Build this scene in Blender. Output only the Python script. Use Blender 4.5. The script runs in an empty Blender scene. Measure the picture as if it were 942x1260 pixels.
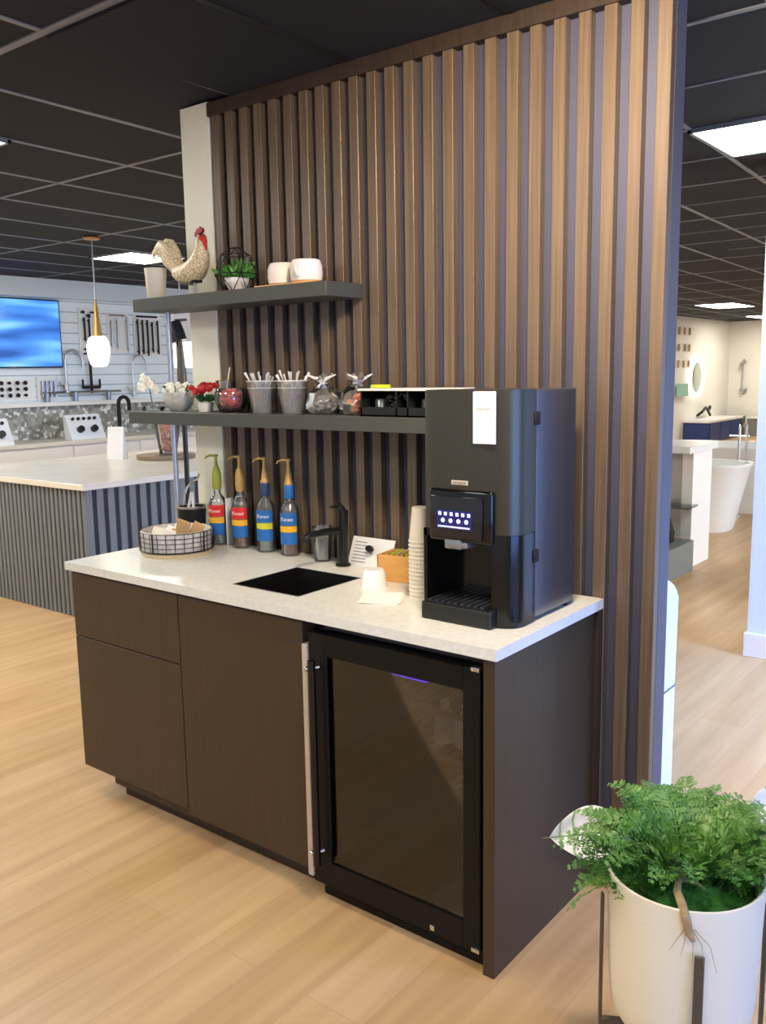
import bpy, bmesh, math, random
from mathutils import Vector, Matrix
random.seed(7)
S = bpy.context.scene
COL = S.collection
PI = math.pi

# ------------------------------------------------------------------ camera, light, exposure
cd = bpy.data.cameras.new('camera'); cam = bpy.data.objects.new('camera', cd); COL.objects.link(cam)
S.camera = cam
CX, CY, CZ, YAW, PITCH, ROLL, FPX = 1.0974, -2.4522, 1.5917, -0.6679, -0.1554, -0.0163, 1098.92
cy_, sy_, cp_, sp_ = math.cos(YAW), math.sin(YAW), math.cos(PITCH), math.sin(PITCH)
fw = Vector((sy_*cp_, cy_*cp_, sp_)); rt = Vector((cy_, -sy_, 0)); up = rt.cross(fw)
r2 = rt*math.cos(ROLL) + up*math.sin(ROLL); u2 = up*math.cos(ROLL) - rt*math.sin(ROLL)
m = Matrix((r2, u2, -fw)).transposed().to_4x4(); m.translation = Vector((CX, CY, CZ)); cam.matrix_world = m
cd.sensor_fit = 'VERTICAL'; cd.sensor_height = 24.0; cd.lens = 24.0*FPX/1260.0
cd.clip_start = 0.05; cd.clip_end = 100
vs = S.view_settings
vs.view_transform = 'Standard'; vs.look = 'None'; vs.gamma = 1.0; vs.exposure = 0.75; vs.use_curve_mapping = False
try:
    S.cycles.use_denoising = True
    S.cycles.max_bounces = 10; S.cycles.transparent_max_bounces = 16
    S.cycles.caustics_reflective = False; S.cycles.caustics_refractive = False
except Exception: pass
W = bpy.data.worlds.new('daylight'); S.world = W; W.use_nodes = True
W.node_tree.nodes['Background'].inputs[0].default_value = (0.95, 0.95, 1.0, 1)
W.node_tree.nodes['Background'].inputs[1].default_value = 0.30

def lin(c):
    return tuple((x/255/12.92 if x/255 <= .04045 else ((x/255+.055)/1.055)**2.4) for x in c)
def area(name, loc, target, sx, sy, col, power, spread=PI):
    l = bpy.data.lights.new(name, 'AREA'); l.shape = 'RECTANGLE'; l.size = sx; l.size_y = sy
    l.color = col; l.energy = power; l.spread = spread
    o = bpy.data.objects.new(name, l); COL.objects.link(o); o.location = loc
    o.rotation_euler = (Vector(target)-Vector(loc)).to_track_quat('-Z', 'Y').to_euler()
    return o
# storefront daylight entering from the right, added cool fills, troffers over the aisle, a warm downlight over the slat wall
area('storefront_daylight', (4.5, -1.5, 1.0), (0, 0.2, .7), 4.2, 1.7, (0.18, 0.38, 1.0), 100)
area('side_fill', (3.6, 1.6, 2.3), (.5, 1.9, 0.0), 1.4, 1.4, (0.22, 0.42, 1.0), 90, 1.3)  # added fill without a window, aimed down to cool the right floor
area('rear_fill', (5.4, 6.2, 1.3), (-1.5, 5.0, 0.4), 4.5, 2.2, (0.70, 0.80, 1.0), 230)  # added fill that brightens the console and tub area behind the wall
area('wall_washer', (0.25, -0.95, 2.60), (0.0, 0.0, 1.9), 0.35, 0.35, (1.0, 0.80, 0.60), 32, 2.4)

# ------------------------------------------------------------------ materials
MATS = {}
def mat(name, col, rough=.5, metal=0., spec=.5, emit=None, es=0., var=None, vscale=(1, 1, 1), bump=0., coat=0.):
    m = bpy.data.materials.new(name); m.use_nodes = True; nt = m.node_tree; b = nt.nodes['Principled BSDF']
    c = lin(col)
    b.inputs['Base Color'].default_value = (*c, 1); b.inputs['Roughness'].default_value = rough
    b.inputs['Metallic'].default_value = metal; b.inputs['Specular IOR Level'].default_value = spec
    b.inputs['Coat Weight'].default_value = coat
    if emit: b.inputs['Emission Color'].default_value = (*lin(emit), 1); b.inputs['Emission Strength'].default_value = es
    if var or bump:
        tc = nt.nodes.new('ShaderNodeTexCoord'); mp = nt.nodes.new('ShaderNodeMapping'); mp.inputs['Scale'].default_value = vscale
        nz = nt.nodes.new('ShaderNodeTexNoise'); nz.inputs['Scale'].default_value = 1.0; nz.inputs['Detail'].default_value = 5
        nt.links.new(tc.outputs['Object'], mp.inputs[0]); nt.links.new(mp.outputs[0], nz.inputs['Vector'])
        if var:
            rp = nt.nodes.new('ShaderNodeValToRGB'); rp.color_ramp.elements[0].position = .3; rp.color_ramp.elements[1].position = .7
            rp.color_ramp.elements[0].color = (*c, 1); rp.color_ramp.elements[1].color = (*lin(var), 1)
            nt.links.new(nz.outputs[0], rp.inputs[0]); nt.links.new(rp.outputs[0], b.inputs['Base Color'])
        if bump:
            bp = nt.nodes.new('ShaderNodeBump'); bp.inputs['Strength'].default_value = bump; bp.inputs['Distance'].default_value = .004
            nt.links.new(nz.outputs[0], bp.inputs['Height']); nt.links.new(bp.outputs[0], b.inputs['Normal'])
    MATS[name] = m; return m
def clear(name, tint=(1, 1, 1), refl=.12, rough=.05, ior=1.45, milk=0.):
    m = bpy.data.materials.new(name); m.use_nodes = True; nt = m.node_tree; nt.nodes.clear()
    o = nt.nodes.new('ShaderNodeOutputMaterial'); t = nt.nodes.new('ShaderNodeBsdfTransparent'); g = nt.nodes.new('ShaderNodeBsdfGlossy')
    t.inputs[0].default_value = (*tint, 1); g.inputs['Roughness'].default_value = rough
    fr = nt.nodes.new('ShaderNodeFresnel'); fr.inputs[0].default_value = ior
    ad = nt.nodes.new('ShaderNodeMath'); ad.operation = 'ADD'; ad.inputs[1].default_value = refl; ad.use_clamp = True
    mx = nt.nodes.new('ShaderNodeMixShader')
    nt.links.new(fr.outputs[0], ad.inputs[0]); nt.links.new(ad.outputs[0], mx.inputs[0])
    src = t
    if milk:
        df = nt.nodes.new('ShaderNodeBsdfDiffuse'); df.inputs[0].default_value = (.78, .80, .80, 1); m0 = nt.nodes.new('ShaderNodeMixShader'); m0.inputs[0].default_value = milk
        nt.links.new(t.outputs[0], m0.inputs[1]); nt.links.new(df.outputs[0], m0.inputs[2]); src = m0
    nt.links.new(src.outputs[0], mx.inputs[1]); nt.links.new(g.outputs[0], mx.inputs[2]); nt.links.new(mx.outputs[0], o.inputs[0])
    MATS[name] = m; return m
def nodemat(name, fn, rough=.5, spec=.5):
    m = bpy.data.materials.new(name); m.use_nodes = True; nt = m.node_tree; b = nt.nodes['Principled BSDF']
    b.inputs['Roughness'].default_value = rough; b.inputs['Specular IOR Level'].default_value = spec
    fn(nt, b); MATS[name] = m; return m
def N(nt, t, **k):
    n = nt.nodes.new(t)
    for a, v in k.items(): setattr(n, a, v)
    return n
def ramp(nt, stops, interp='LINEAR'):
    r = N(nt, 'ShaderNodeValToRGB'); cr = r.color_ramp; cr.interpolation = interp
    while len(cr.elements) < len(stops): cr.elements.new(.5)
    for e, (p, c) in zip(cr.elements, stops): e.position = p; e.color = (*lin(c), 1)
    return r

def f_floor(nt, b):
    tc = N(nt, 'ShaderNodeTexCoord'); mp = N(nt, 'ShaderNodeMapping'); mp.inputs['Rotation'].default_value = (0, 0, PI/2)
    nt.links.new(tc.outputs['Object'], mp.inputs[0])
    br = N(nt, 'ShaderNodeTexBrick'); br.inputs['Scale'].default_value = 1; br.inputs['Brick Width'].default_value = 1.5
    br.inputs['Row Height'].default_value = .185; br.inputs['Mortar Size'].default_value = .0012; br.offset = .37
    br.inputs['Color1'].default_value = (0, 0, 0, 1); br.inputs['Color2'].default_value = (1, 1, 1, 1); br.inputs['Mortar'].default_value = (.2, .2, .2, 1)
    nt.links.new(mp.outputs[0], br.inputs['Vector'])
    m2 = N(nt, 'ShaderNodeMapping'); m2.inputs['Scale'].default_value = (14, 1.1, 1); nt.links.new(tc.outputs['Object'], m2.inputs[0])
    nz = N(nt, 'ShaderNodeTexNoise'); nz.inputs['Scale'].default_value = 1; nz.inputs['Detail'].default_value = 6; nz.inputs['Distortion'].default_value = .2
    nt.links.new(m2.outputs[0], nz.inputs['Vector'])
    r1 = ramp(nt, [(0, (206, 168, 120)), (.5, (212, 175, 128)), (1, (218, 183, 138))]); nt.links.new(br.outputs['Color'], r1.inputs[0])
    r2_ = ramp(nt, [(.25, (214, 206, 196)), (.75, (255, 255, 255))]); nt.links.new(nz.outputs[0], r2_.inputs[0])
    mx = N(nt, 'ShaderNodeMix', data_type='RGBA', blend_type='MULTIPLY'); mx.inputs[0].default_value = .9
    nt.links.new(r1.outputs[0], mx.inputs[6]); nt.links.new(r2_.outputs[0], mx.inputs[7])
    m3 = N(nt, 'ShaderNodeMix', data_type='RGBA'); nt.links.new(br.outputs['Fac'], m3.inputs[0])
    nt.links.new(mx.outputs[2], m3.inputs[6]); m3.inputs[7].default_value = (*lin((182, 150, 114)), 1)
    nt.links.new(m3.outputs[2], b.inputs['Base Color'])
nodemat('oak_plank', f_floor, .38, .4)

def wood(name, c1, c2, rough=.45, axis='z', spec=.4):
    def f(nt, b):
        tc = N(nt, 'ShaderNodeTexCoord'); mp = N(nt, 'ShaderNodeMapping')
        mp.inputs['Scale'].default_value = {'z': (90, 90, 2.2), 'x': (2.2, 90, 90)}[axis]
        nt.links.new(tc.outputs['Object'], mp.inputs[0])
        nz = N(nt, 'ShaderNodeTexNoise'); nz.inputs['Scale'].default_value = 1; nz.inputs['Detail'].default_value = 4
        nt.links.new(mp.outputs[0], nz.inputs['Vector']); r = ramp(nt, [(.3, c1), (.7, c2)]); nt.links.new(nz.outputs[0], r.inputs[0])
        nt.links.new(r.outputs[0], b.inputs['Base Color'])
    return nodemat(name, f, rough, spec)
wood('walnut_slat', (84, 70, 55), (110, 93, 73), .36, 'z', .6)
wood('walnut_dark', (48, 38, 30), (60, 48, 38), .5)
wood('walnut_cabinet', (60, 47, 32), (68, 53, 37), .42)
def f_ship(nt, b):
    tc = N(nt, 'ShaderNodeTexCoord'); sx = N(nt, 'ShaderNodeSeparateXYZ'); nt.links.new(tc.outputs['Object'], sx.inputs[0])
    d = N(nt, 'ShaderNodeMath', operation='MULTIPLY'); d.inputs[1].default_value = 1/.115; nt.links.new(sx.outputs[2], d.inputs[0])
    fr = N(nt, 'ShaderNodeMath', operation='FRACT'); nt.links.new(d.outputs[0], fr.inputs[0])
    r = ramp(nt, [(0, (160, 176, 188)), (.10, (228, 238, 242))], 'CONSTANT'); nt.links.new(fr.outputs[0], r.inputs[0]); nt.links.new(r.outputs[0], b.inputs['Base Color'])
nodemat('shiplap', f_ship, .5)
def f_tile(nt, b):
    tc = N(nt, 'ShaderNodeTexCoord'); v = N(nt, 'ShaderNodeTexVoronoi'); v.inputs['Scale'].default_value = 24
    v.inputs['Randomness'].default_value = .55
    nt.links.new(tc.outputs['Object'], v.inputs['Vector'])
    s = N(nt, 'ShaderNodeSeparateColor'); nt.links.new(v.outputs['Color'], s.inputs[0])
    r = ramp(nt, [(0, (128, 126, 116)), (.3, (150, 148, 138)), (.6, (170, 168, 158)), (.86, (225, 225, 220))], 'CONSTANT')
    nt.links.new(s.outputs[0], r.inputs[0]); nt.links.new(r.outputs[0], b.inputs['Base Color'])
nodemat('mosaic_tile', f_tile, .3)
def f_quartz(nt, b):
    tc = N(nt, 'ShaderNodeTexCoord'); v = N(nt, 'ShaderNodeTexNoise'); v.inputs['Scale'].default_value = 60; v.inputs['Detail'].default_value = 5
    nt.links.new(tc.outputs['Object'], v.inputs['Vector']); r = ramp(nt, [(.35, (220, 221, 212)), (.65, (230, 231, 224))])
    nt.links.new(v.outputs[0], r.inputs[0]); nt.links.new(r.outputs[0], b.inputs['Base Color'])
nodemat('quartz', f_quartz, .22)
def f_tv(nt, b):
    tc = N(nt, 'ShaderNodeTexCoord'); sx = N(nt, 'ShaderNodeSeparateXYZ'); nt.links.new(tc.outputs['Generated'], sx.inputs[0])
    n = N(nt, 'ShaderNodeTexNoise'); mp = N(nt, 'ShaderNodeMapping'); mp.inputs['Scale'].default_value = (1, 1.2, 4.5); n.inputs['Scale'].default_value = 1.1; n.inputs['Detail'].default_value = 1
    nt.links.new(tc.outputs['Generated'], mp.inputs[0]); nt.links.new(mp.outputs[0], n.inputs['Vector'])
    r = ramp(nt, [(.3, (38, 84, 160)), (.5, (70, 135, 225)), (.62, (110, 180, 250)), (.75, (190, 225, 255))]); nt.links.new(n.outputs[0], r.inputs[0])
    b.inputs['Base Color'].default_value = (.01, .01, .02, 1)
    nt.links.new(r.outputs[0], b.inputs['Emission Color']); b.inputs['Emission Strength'].default_value = .85
nodemat('tv_picture', f_tv, .1)
def f_crackle(nt, b):
    tc = N(nt, 'ShaderNodeTexCoord'); v = N(nt, 'ShaderNodeTexVoronoi', feature='DISTANCE_TO_EDGE'); v.inputs['Scale'].default_value = 70
    nt.links.new(tc.outputs['Object'], v.inputs['Vector']); r = ramp(nt, [(.0, (170, 140, 95)), (.12, (226, 214, 176))])
    nt.links.new(v.outputs['Distance'], r.inputs[0]); nt.links.new(r.outputs[0], b.inputs['Base Color'])
nodemat('crackled_cream', f_crackle, .45)
def f_leaf(nt, b):
    oi = N(nt, 'ShaderNodeTexCoord'); n = N(nt, 'ShaderNodeTexNoise'); n.inputs['Scale'].default_value = 14
    nt.links.new(oi.outputs['Object'], n.inputs['Vector']); r = ramp(nt, [(.3, (62, 112, 40)), (.55, (98, 150, 66)), (.75, (150, 186, 116))])
    nt.links.new(n.outputs[0], r.inputs[0]); nt.links.new(r.outputs[0], b.inputs['Base Color'])
    b.inputs['Subsurface Weight'].default_value = 0
nodemat('fern_green', f_leaf, .4)
def f_pale(nt, b):
    oi = N(nt, 'ShaderNodeTexCoord'); n = N(nt, 'ShaderNodeTexWave'); n.inputs['Scale'].default_value = 9; n.inputs['Distortion'].default_value = 6
    nt.links.new(oi.outputs['Object'], n.inputs['Vector']); r = ramp(nt, [(.04, (150, 176, 134)), (.14, (226, 226, 222)), (1, (234, 232, 230))])
    nt.links.new(n.outputs['Fac'], r.inputs[0]); nt.links.new(r.outputs[0], b.inputs['Base Color'])
nodemat('pale_leaf', f_pale, .4)

mat('ceiling_tile', (17, 17, 18), .9, var=(21, 21, 22), vscale=(40, 40, 40))
mat('soffit_tile', (18, 18, 23), .9)
mat('grid_grey', (122, 124, 126), .5); mat('grid_black', (8, 8, 12), .6)
mat('troffer', (255, 255, 255), .5, emit=(255, 250, 240), es=18.0)
mat('wall_white', (226, 222, 212), .7); mat('wall_cream', (232, 232, 214), .7); mat('wall_bluewhite', (214, 226, 232), .7)
mat('far_white', (232, 226, 212), .7)
mat('white_gloss', (236, 236, 232), .2); mat('slate_paint', (66, 69, 90), .5); mat('slate_edge', (84, 82, 90), .5); mat('white_matte', (236, 232, 224), .6); mat('paper', (242, 238, 230), .8)
mat('black_gloss', (10, 10, 12), .12); mat('black_satin', (17, 17, 18), .38); mat('black_matte', (14, 14, 15), .75)
mat('bronze_metal', (84, 83, 74), .36, .85); mat('steel_dark', (122, 128, 140), .26, .9)
mat('steel', (190, 190, 188), .3, 1.0); mat('chrome', (215, 215, 215), .12, 1.0); mat('brass', (190, 150, 90), .3, .9)
mat('shelf_grey', (68, 70, 66), .5); mat('reeded_grey', (112, 116, 116), .5); mat('reeded_dark', (34, 38, 42), .7)
mat('island_top', (214, 206, 188), .25, var=(222, 216, 200), vscale=(5, 5, 5))
mat('aluminium', (205, 195, 180), .4, .3)
mat('glow_warm', (255, 240, 220), .5, emit=(255, 236, 214), es=3.0); mat('glow_white', (255, 255, 255), .5, emit=(255, 250, 240), es=2.0)
mat('purple_led', (90, 60, 220), .5, emit=(84, 50, 235), es=2.5)
mat('screen_glass', (26, 29, 34), .12); mat('screen_blue', (20, 24, 80), .3, emit=(30, 40, 110), es=.2); mat('icon_light', (200, 205, 255), .4, emit=(150, 158, 230), es=.45)
mat('red', (196, 36, 30), .45); mat('deep_red', (150, 22, 24), .45); mat('label_red', (214, 44, 34), .5); mat('label_blue', (30, 104, 178), .5)
mat('label_navy', (30, 62, 104), .5); mat('label_yellow', (238, 182, 44), .5); mat('label_lime', (206, 206, 50), .5)
mat('olive_plastic', (150, 156, 60), .4); mat('gold_plastic', (186, 150, 84), .35, .2)
mat('syrup_brown', (150, 76, 28), .15); mat('syrup_pale', (170, 180, 150), .1)
mat('tan_paper', (196, 158, 108), .7); mat('honey_wood', (214, 158, 84), .5, var=(226, 172, 98), vscale=(10, 60, 60))
mat('light_wood', (206, 186, 146), .55); mat('cup_ivory', (224, 216, 198), .5)
mat('succulent', (44, 104, 34), .45, var=(84, 146, 56), vscale=(30, 30, 30)); mat('succulent_dark', (34, 84, 40), .5)
mat('moss', (30, 84, 26), .9, var=(54, 118, 40), vscale=(60, 60, 60), bump=1.0)
mat('rhizome', (190, 170, 130), .7, var=(160, 130, 90), vscale=(60, 60, 60)); mat('pot_cream', (236, 228, 204), .55)
mat('stand_bronze', (96, 86, 74), .4, .5); mat('vein_green', (120, 156, 96), .5)
mat('petal_white', (244, 244, 228), .6); mat('petal_red', (186, 40, 44), .55); mat('bowl_grey', (176, 176, 166), .5, var=(205, 205, 196), vscale=(60, 60, 60))
mat('candy_red', (206, 80, 78), .3, var=(232, 150, 124), vscale=(60, 60, 60)); mat('candy_orange', (226, 140, 88), .35, var=(200, 90, 50), vscale=(60, 60, 60))
mat('candy_dark', (60, 56, 56), .35, var=(170, 170, 168), vscale=(50, 50, 50)); mat('wicker', (226, 220, 212), .7, var=(190, 184, 178), vscale=(90, 90, 30), bump=.6)
mat('navy_cabinet', (38, 62, 118), .4); mat('grey_box', (120, 122, 116), .5); mat('shade_olive', (132, 132, 120), .7)
mat('green_glass', (140, 196, 168), .2); mat('pvc_white', (225, 228, 230), .4); mat('board_wood', (140, 120, 96), .6)
mat('text_grey', (120, 116, 112), .6); mat('mirror', (200, 214, 206), .06, .9)
mat('fridge_inner', (72, 68, 64), .6); mat('fridge_black', (9, 9, 9), .45, spec=.25); mat('wire_grey', (120, 120, 122), .35, .8)
mat('tin', (150, 154, 156), .3, .7); mat('lemon', (196, 206, 40), .5); mat('stem_green', (84, 110, 60), .6)
clear('glass_clear', (.97, .98, .98), .03, milk=.05); clear('glass_fridge', (.62, .61, .60), .035, .03, 1.5); clear('plastic_clear', (.96, .97, .98), .04, .15, milk=.24)
clear('cellophane', (.95, .96, .97), .07, .15, milk=.10); clear('glass_green', (.6, .72, .68), .1); clear('glass_pink', (.98, .80, .80), .04, milk=.05); clear('syrup_glass', (.97, .98, .98), .03, milk=.05)
clear('glass_blue', (.8, .9, .95), .08, milk=.3)
M = MATS

# ------------------------------------------------------------------ mesh helpers
def BM(): return bmesh.new()
def merge(dst, src, mtx=None):
    if mtx is not None: bmesh.ops.transform(src, matrix=mtx, verts=src.verts)
    me = bpy.data.meshes.new('tmp'); src.to_mesh(me); src.free(); dst.from_mesh(me); bpy.data.meshes.remove(me)
def box(bm, x0, x1, y0, y1, z0, z1, bev=0., seg=2, mtx=None):
    b = BM(); bmesh.ops.create_cube(b, size=1)
    for v in b.verts: v.co = Vector(((x0+x1)/2+v.co.x*(x1-x0), (y0+y1)/2+v.co.y*(y1-y0), (z0+z1)/2+v.co.z*(z1-z0)))
    if bev: bmesh.ops.bevel(b, geom=list(b.edges), offset=bev, segments=seg, affect='EDGES', profile=.5)
    merge(bm, b, mtx); return bm
def lathe(bm, prof, seg=28, c=(0, 0, 0), sx=1, sy=1):
    rings = []
    for r, z in prof:
        if r < 1e-6: rings.append([bm.verts.new((c[0], c[1], c[2]+z))])
        else: rings.append([bm.verts.new((c[0]+sx*r*math.cos(2*PI*i/seg), c[1]+sy*r*math.sin(2*PI*i/seg), c[2]+z)) for i in range(seg)])
    for a, b in zip(rings, rings[1:]):
        for i in range(seg):
            j = (i+1) % seg
            if len(a) == 1 and len(b) == 1: continue
            if len(a) == 1: bm.faces.new((a[0], b[j], b[i]))
            elif len(b) == 1: bm.faces.new((a[i], a[j], b[0]))
            else: bm.faces.new((a[i], a[j], b[j], b[i]))
    return bm
def tube(bm, pts, r, seg=8, cap=True, flat=1.0, closed=False):
    pts = [Vector(p) for p in pts]; n = len(pts); rad = r if isinstance(r, (list, tuple)) else [r]*n
    rings = []; ref = None
    for i, p in enumerate(pts):
        if closed: t = pts[(i+1) % n]-pts[i-1]
        else: t = pts[min(i+1, n-1)]-pts[max(i-1, 0)]
        if t.length < 1e-9: t = Vector((0, 0, 1))
        t.normalize()
        if ref is None: ref = Vector((0, 0, 1)) if abs(t.z) < .9 else Vector((0, 1, 0))
        a = (ref - t*ref.dot(t))
        if a.length < 1e-5: a = t.orthogonal()
        a.normalize(); ref = a; b = t.cross(a)
        rings.append([bm.verts.new(p+(a*math.cos(2*PI*k/seg)+b*math.sin(2*PI*k/seg)*flat)*rad[i]) for k in range(seg)])
    pr = list(zip(rings, rings[1:]))
    if closed: pr.append((rings[-1], rings[0]))
    for A, B in pr:
        for k in range(seg): bm.faces.new((A[k], A[(k+1) % seg], B[(k+1) % seg], B[k]))
    if cap and not closed:
        bm.faces.new(rings[0][::-1]); bm.faces.new(rings[-1])
    return bm
def cyl(bm, p0, p1, r, seg=16): return tube(bm, [p0, p1], r, seg)
def prism(bm, poly, z0, z1, axis='z', bev=0.):
    """poly: 2-D outline; axis z -> (x,y), axis y -> (x,z) extruded along y, axis x -> (y,z) extruded along x"""
    b = BM()
    def P(u, v, w): return {'z': (u, v, w), 'y': (u, w, v), 'x': (w, u, v)}[axis]
    A = [b.verts.new(P(u, v, z0)) for u, v in poly]; B = [b.verts.new(P(u, v, z1)) for u, v in poly]
    b.faces.new(A[::-1]); b.faces.new(B); n = len(poly)
    for i in range(n): b.faces.new((A[i], A[(i+1) % n], B[(i+1) % n], B[i]))
    if bev: bmesh.ops.bevel(b, geom=[e for e in b.edges if e.verts[0] in A and e.verts[1] in A or e.verts[0] in B and e.verts[1] in B], offset=bev, segments=2, affect='EDGES')
    bmesh.ops.recalc_face_normals(b, faces=b.faces); merge(bm, b); return bm
def ball(bm, c, r, sc=(1, 1, 1), u=14, v=8):
    b = BM(); bmesh.ops.create_uvsphere(b, u_segments=u, v_segments=v, radius=r)
    merge(bm, b, Matrix.Translation(c) @ Matrix.Diagonal((*sc, 1))); return bm
def ring(bm, c, r, t, seg=32, sx=1, sy=1, ts=6):
    return tube(bm, [(c[0]+sx*r*math.cos(2*PI*i/seg), c[1]+sy*r*math.sin(2*PI*i/seg), c[2]) for i in range(seg)], t, ts, closed=True)
def obj(name, bm, m, parent=None, smooth=True, loc=None, rot=None):
    bmesh.ops.recalc_face_normals(bm, faces=bm.faces)
    me = bpy.data.meshes.new(name); bm.to_mesh(me); bm.free(); me.materials.append(M[m] if isinstance(m, str) else m)
    if smooth:
        for p in me.polygons: p.use_smooth = True
        try: me.set_sharp_from_angle(angle=math.radians(40))
        except Exception: pass
    o = bpy.data.objects.new(name, me); COL.objects.link(o)
    if parent is not None: o.parent = parent
    if loc: o.location = loc
    if rot: o.rotation_euler = rot
    return o
def thing(name, label, cat, loc=(0, 0, 0), rz=0, group=None):
    o = bpy.data.objects.new(name, None); COL.objects.link(o); o.location = loc; o.rotation_euler = (0, 0, rz); o.empty_display_size = .05
    o['label'] = label; o['category'] = cat
    if group: o['group'] = group
    return o
def tag(o, label, cat, group=None, kind=None):
    o['label'] = label; o['category'] = cat
    if group: o['group'] = group
    if kind: o['kind'] = kind
    return o
def struct(o): o['kind'] = 'structure'; return o
def dup(root, loc, label, rz=None, group=None):
    r = root.copy(); COL.objects.link(r); r.location = loc
    if rz is not None: r.rotation_euler = (0, 0, rz)
    r['label'] = label
    if group: r['group'] = group
    for ch in list(root.children):
        c = ch.copy(); COL.objects.link(c); c.parent = r
        for g in list(ch.children):
            d = g.copy(); COL.objects.link(d); d.parent = c
    return r
def text(name, s, size, m, parent, loc, rot, ext=.0004):
    cu = bpy.data.curves.new(name, 'FONT'); cu.body = s; cu.size = size; cu.extrude = ext; cu.align_x = 'CENTER'; cu.align_y = 'CENTER'; cu.shear = .3
    t = bpy.data.objects.new(name+'_tmp', cu); COL.objects.link(t); bpy.context.view_layer.update()
    me = bpy.data.meshes.new_from_object(t.evaluated_get(bpy.context.evaluated_depsgraph_get()))
    COL.objects.unlink(t); bpy.data.objects.remove(t); me.materials.clear(); me.materials.append(M[m])
    o = bpy.data.objects.new(name, me); COL.objects.link(o); o.parent = parent; o.location = loc; o.rotation_euler = rot
    return o

# ------------------------------------------------------------------ structure
H = 2.635
struct(obj('floor', box(BM(), -8.2, 6.5, -5.5, 20, -.05, 0), 'oak_plank'))
ceil = struct(obj('ceiling', box(BM(), -8.2, 6.5, -5.5, 20, H+.004, H+.06), 'ceiling_tile'))
SH = -.05
def gx(k): return -1.55+.615*k
def xline(bm, x0, ya, yb, w=.024, dz=0):
    a, b = x0+SH*ya, x0+SH*yb
    v = [bm.verts.new(p) for p in ((a-w/2, ya, H-dz), (a+w/2, ya, H-dz), (b+w/2, yb, H-dz), (b-w/2, yb, H-dz))]
    v2 = [bm.verts.new((q.co.x, q.co.y, H+.006)) for q in v]
    bm.faces.new(v); bm.faces.new(v2[::-1])
    for i in range(4): bm.faces.new((v[i], v2[i], v2[(i+1) % 4], v[(i+1) % 4]))
def yline(bm, y0, xa, xb, w=.024):
    box(bm, xa, xb, y0-w/2, y0+w/2, H-.001, H+.006)
g = BM()
for k in range(-10, 13):
    x0 = gx(k)
    if k <= 0: xline(g, x0, -5.4, 19.4)
    else: xline(g, x0, .1, 19.4); xline(g, x0, -5.4, -.80)
for j in range(-3, 16):
    y0 = -.78+1.245*j
    if j == 0: yline(g, y0, -8, 6, .03)
    else: yline(g, y0, -8, 6, .022)
    if y0 > 0: yline(g, y0+.6225, -1.6, 6, .012)
obj('ceiling_grid', g, 'grid_grey', ceil, False)
so = struct(obj('trim_2', box(BM(), -1.52, .98, -.765, 0.10, H-.012, H-.002), 'soffit_tile'))
g = BM()
for k in (1, 2, 3): box(g, gx(k)-.012, gx(k)+.012, -.765, .0, H-.016, H-.011)
obj('tile_joint', g, 'grid_black', so, False)

# slat wall
wb = struct(obj('wall_back', box(BM(), -1.66, .140, .03, .103, 0, 2.62), 'slate_paint', None, False))
for i in range(24):
    x1 = .155-.0767*i
    obj('slat', box(BM(), x1-.0385, x1, 0, .030, 0.0, 2.575, .0012, 1), 'walnut_slat', wb, False)
obj('end_panel', box(BM(), .140, .1555, .0301, .103, 0, 2.62), 'slate_edge', wb, False)
obj('header', box(BM(), -1.662, .157, -.008, .05, 2.572, 2.622, .001, 1), 'walnut_dark', wb, False)
struct(obj('trim_1', box(BM(), -1.828, -1.664, .0, .16, 0, 2.63, .002, 1), 'wall_cream', None, False))

# far left showroom wall
LX = -7.9
wl = struct(obj('wall_left', box(BM(), LX-.1, LX, -5, 9, 0, H), 'shiplap', None, False))
obj('bulkhead', box(BM(), LX, LX+.14, -5, 9, 2.44, H), 'wall_bluewhite', wl, False)
obj('tile_backsplash', box(BM(), LX+.001, LX+.02, -1, 7.5, .93, 1.28), 'mosaic_tile', wl, False)
obj('ledge', box(BM(), LX, LX+.09, -1, 7.5, 1.28, 1.325, .004), 'white_matte', wl, False)
struct(obj('wall_inner', box(BM(), LX-.1, -5.7, 9, 9.1, 0, H), 'wall_white', None, False))
wfl = struct(obj('wall_far_left', box(BM(), -5.8, -5.7, 9.1, 19.5, 0, H), 'far_white', None, False))
struct(obj('wall_far', box(BM(), -5.8, 6, 19.5, 19.6, 0, H), 'far_white', None, False))
struct(obj('wall_right', box(BM(), -.29, 4.9, 2.545, 2.76, 0, H), 'wall_bluewhite', None, False))
struct(obj('baseboard_right', box(BM(), -.305, 4.9, 2.53, 2.545, 0, .135, .004), 'white_matte', None, False))
struct(obj('baseboard_right_side', box(BM(), -.305, -.29, 2.545, 2.775, 0, .135, .004), 'white_matte', None, False))

def troffer(x, y, sx, sy, label, group='square ceiling light panels in view'):
    t = thing('ceiling_light', label, 'ceiling light', (x, y, H), 0, group)
    b = BM()
    for a in ((-sx/2, sx/2, -sy/2, -sy/2+.018), (-sx/2, sx/2, sy/2-.018, sy/2), (-sx/2, -sx/2+.018, -sy/2, sy/2), (sx/2-.018, sx/2, -sy/2, sy/2)):
        box(b, *a, -.014, .004)
    obj('frame', b, 'grid_grey', t, False)
    obj('diffuser', box(BM(), -sx/2+.018, sx/2-.018, -sy/2+.018, sy/2-.018, -.010, .002), 'troffer', t, False)
    return t
troffer(-5.66, 2.66, .60, .61, 'glowing square ceiling panel beyond the gold-stemmed pendant')
troffer(-3.06, -.48, .60, .60, 'glowing ceiling panel cut off at the left edge of the photo')
troffer(-.115, 2.01, .60, .62, 'largest glowing ceiling panel, right of the slat wall')
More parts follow.
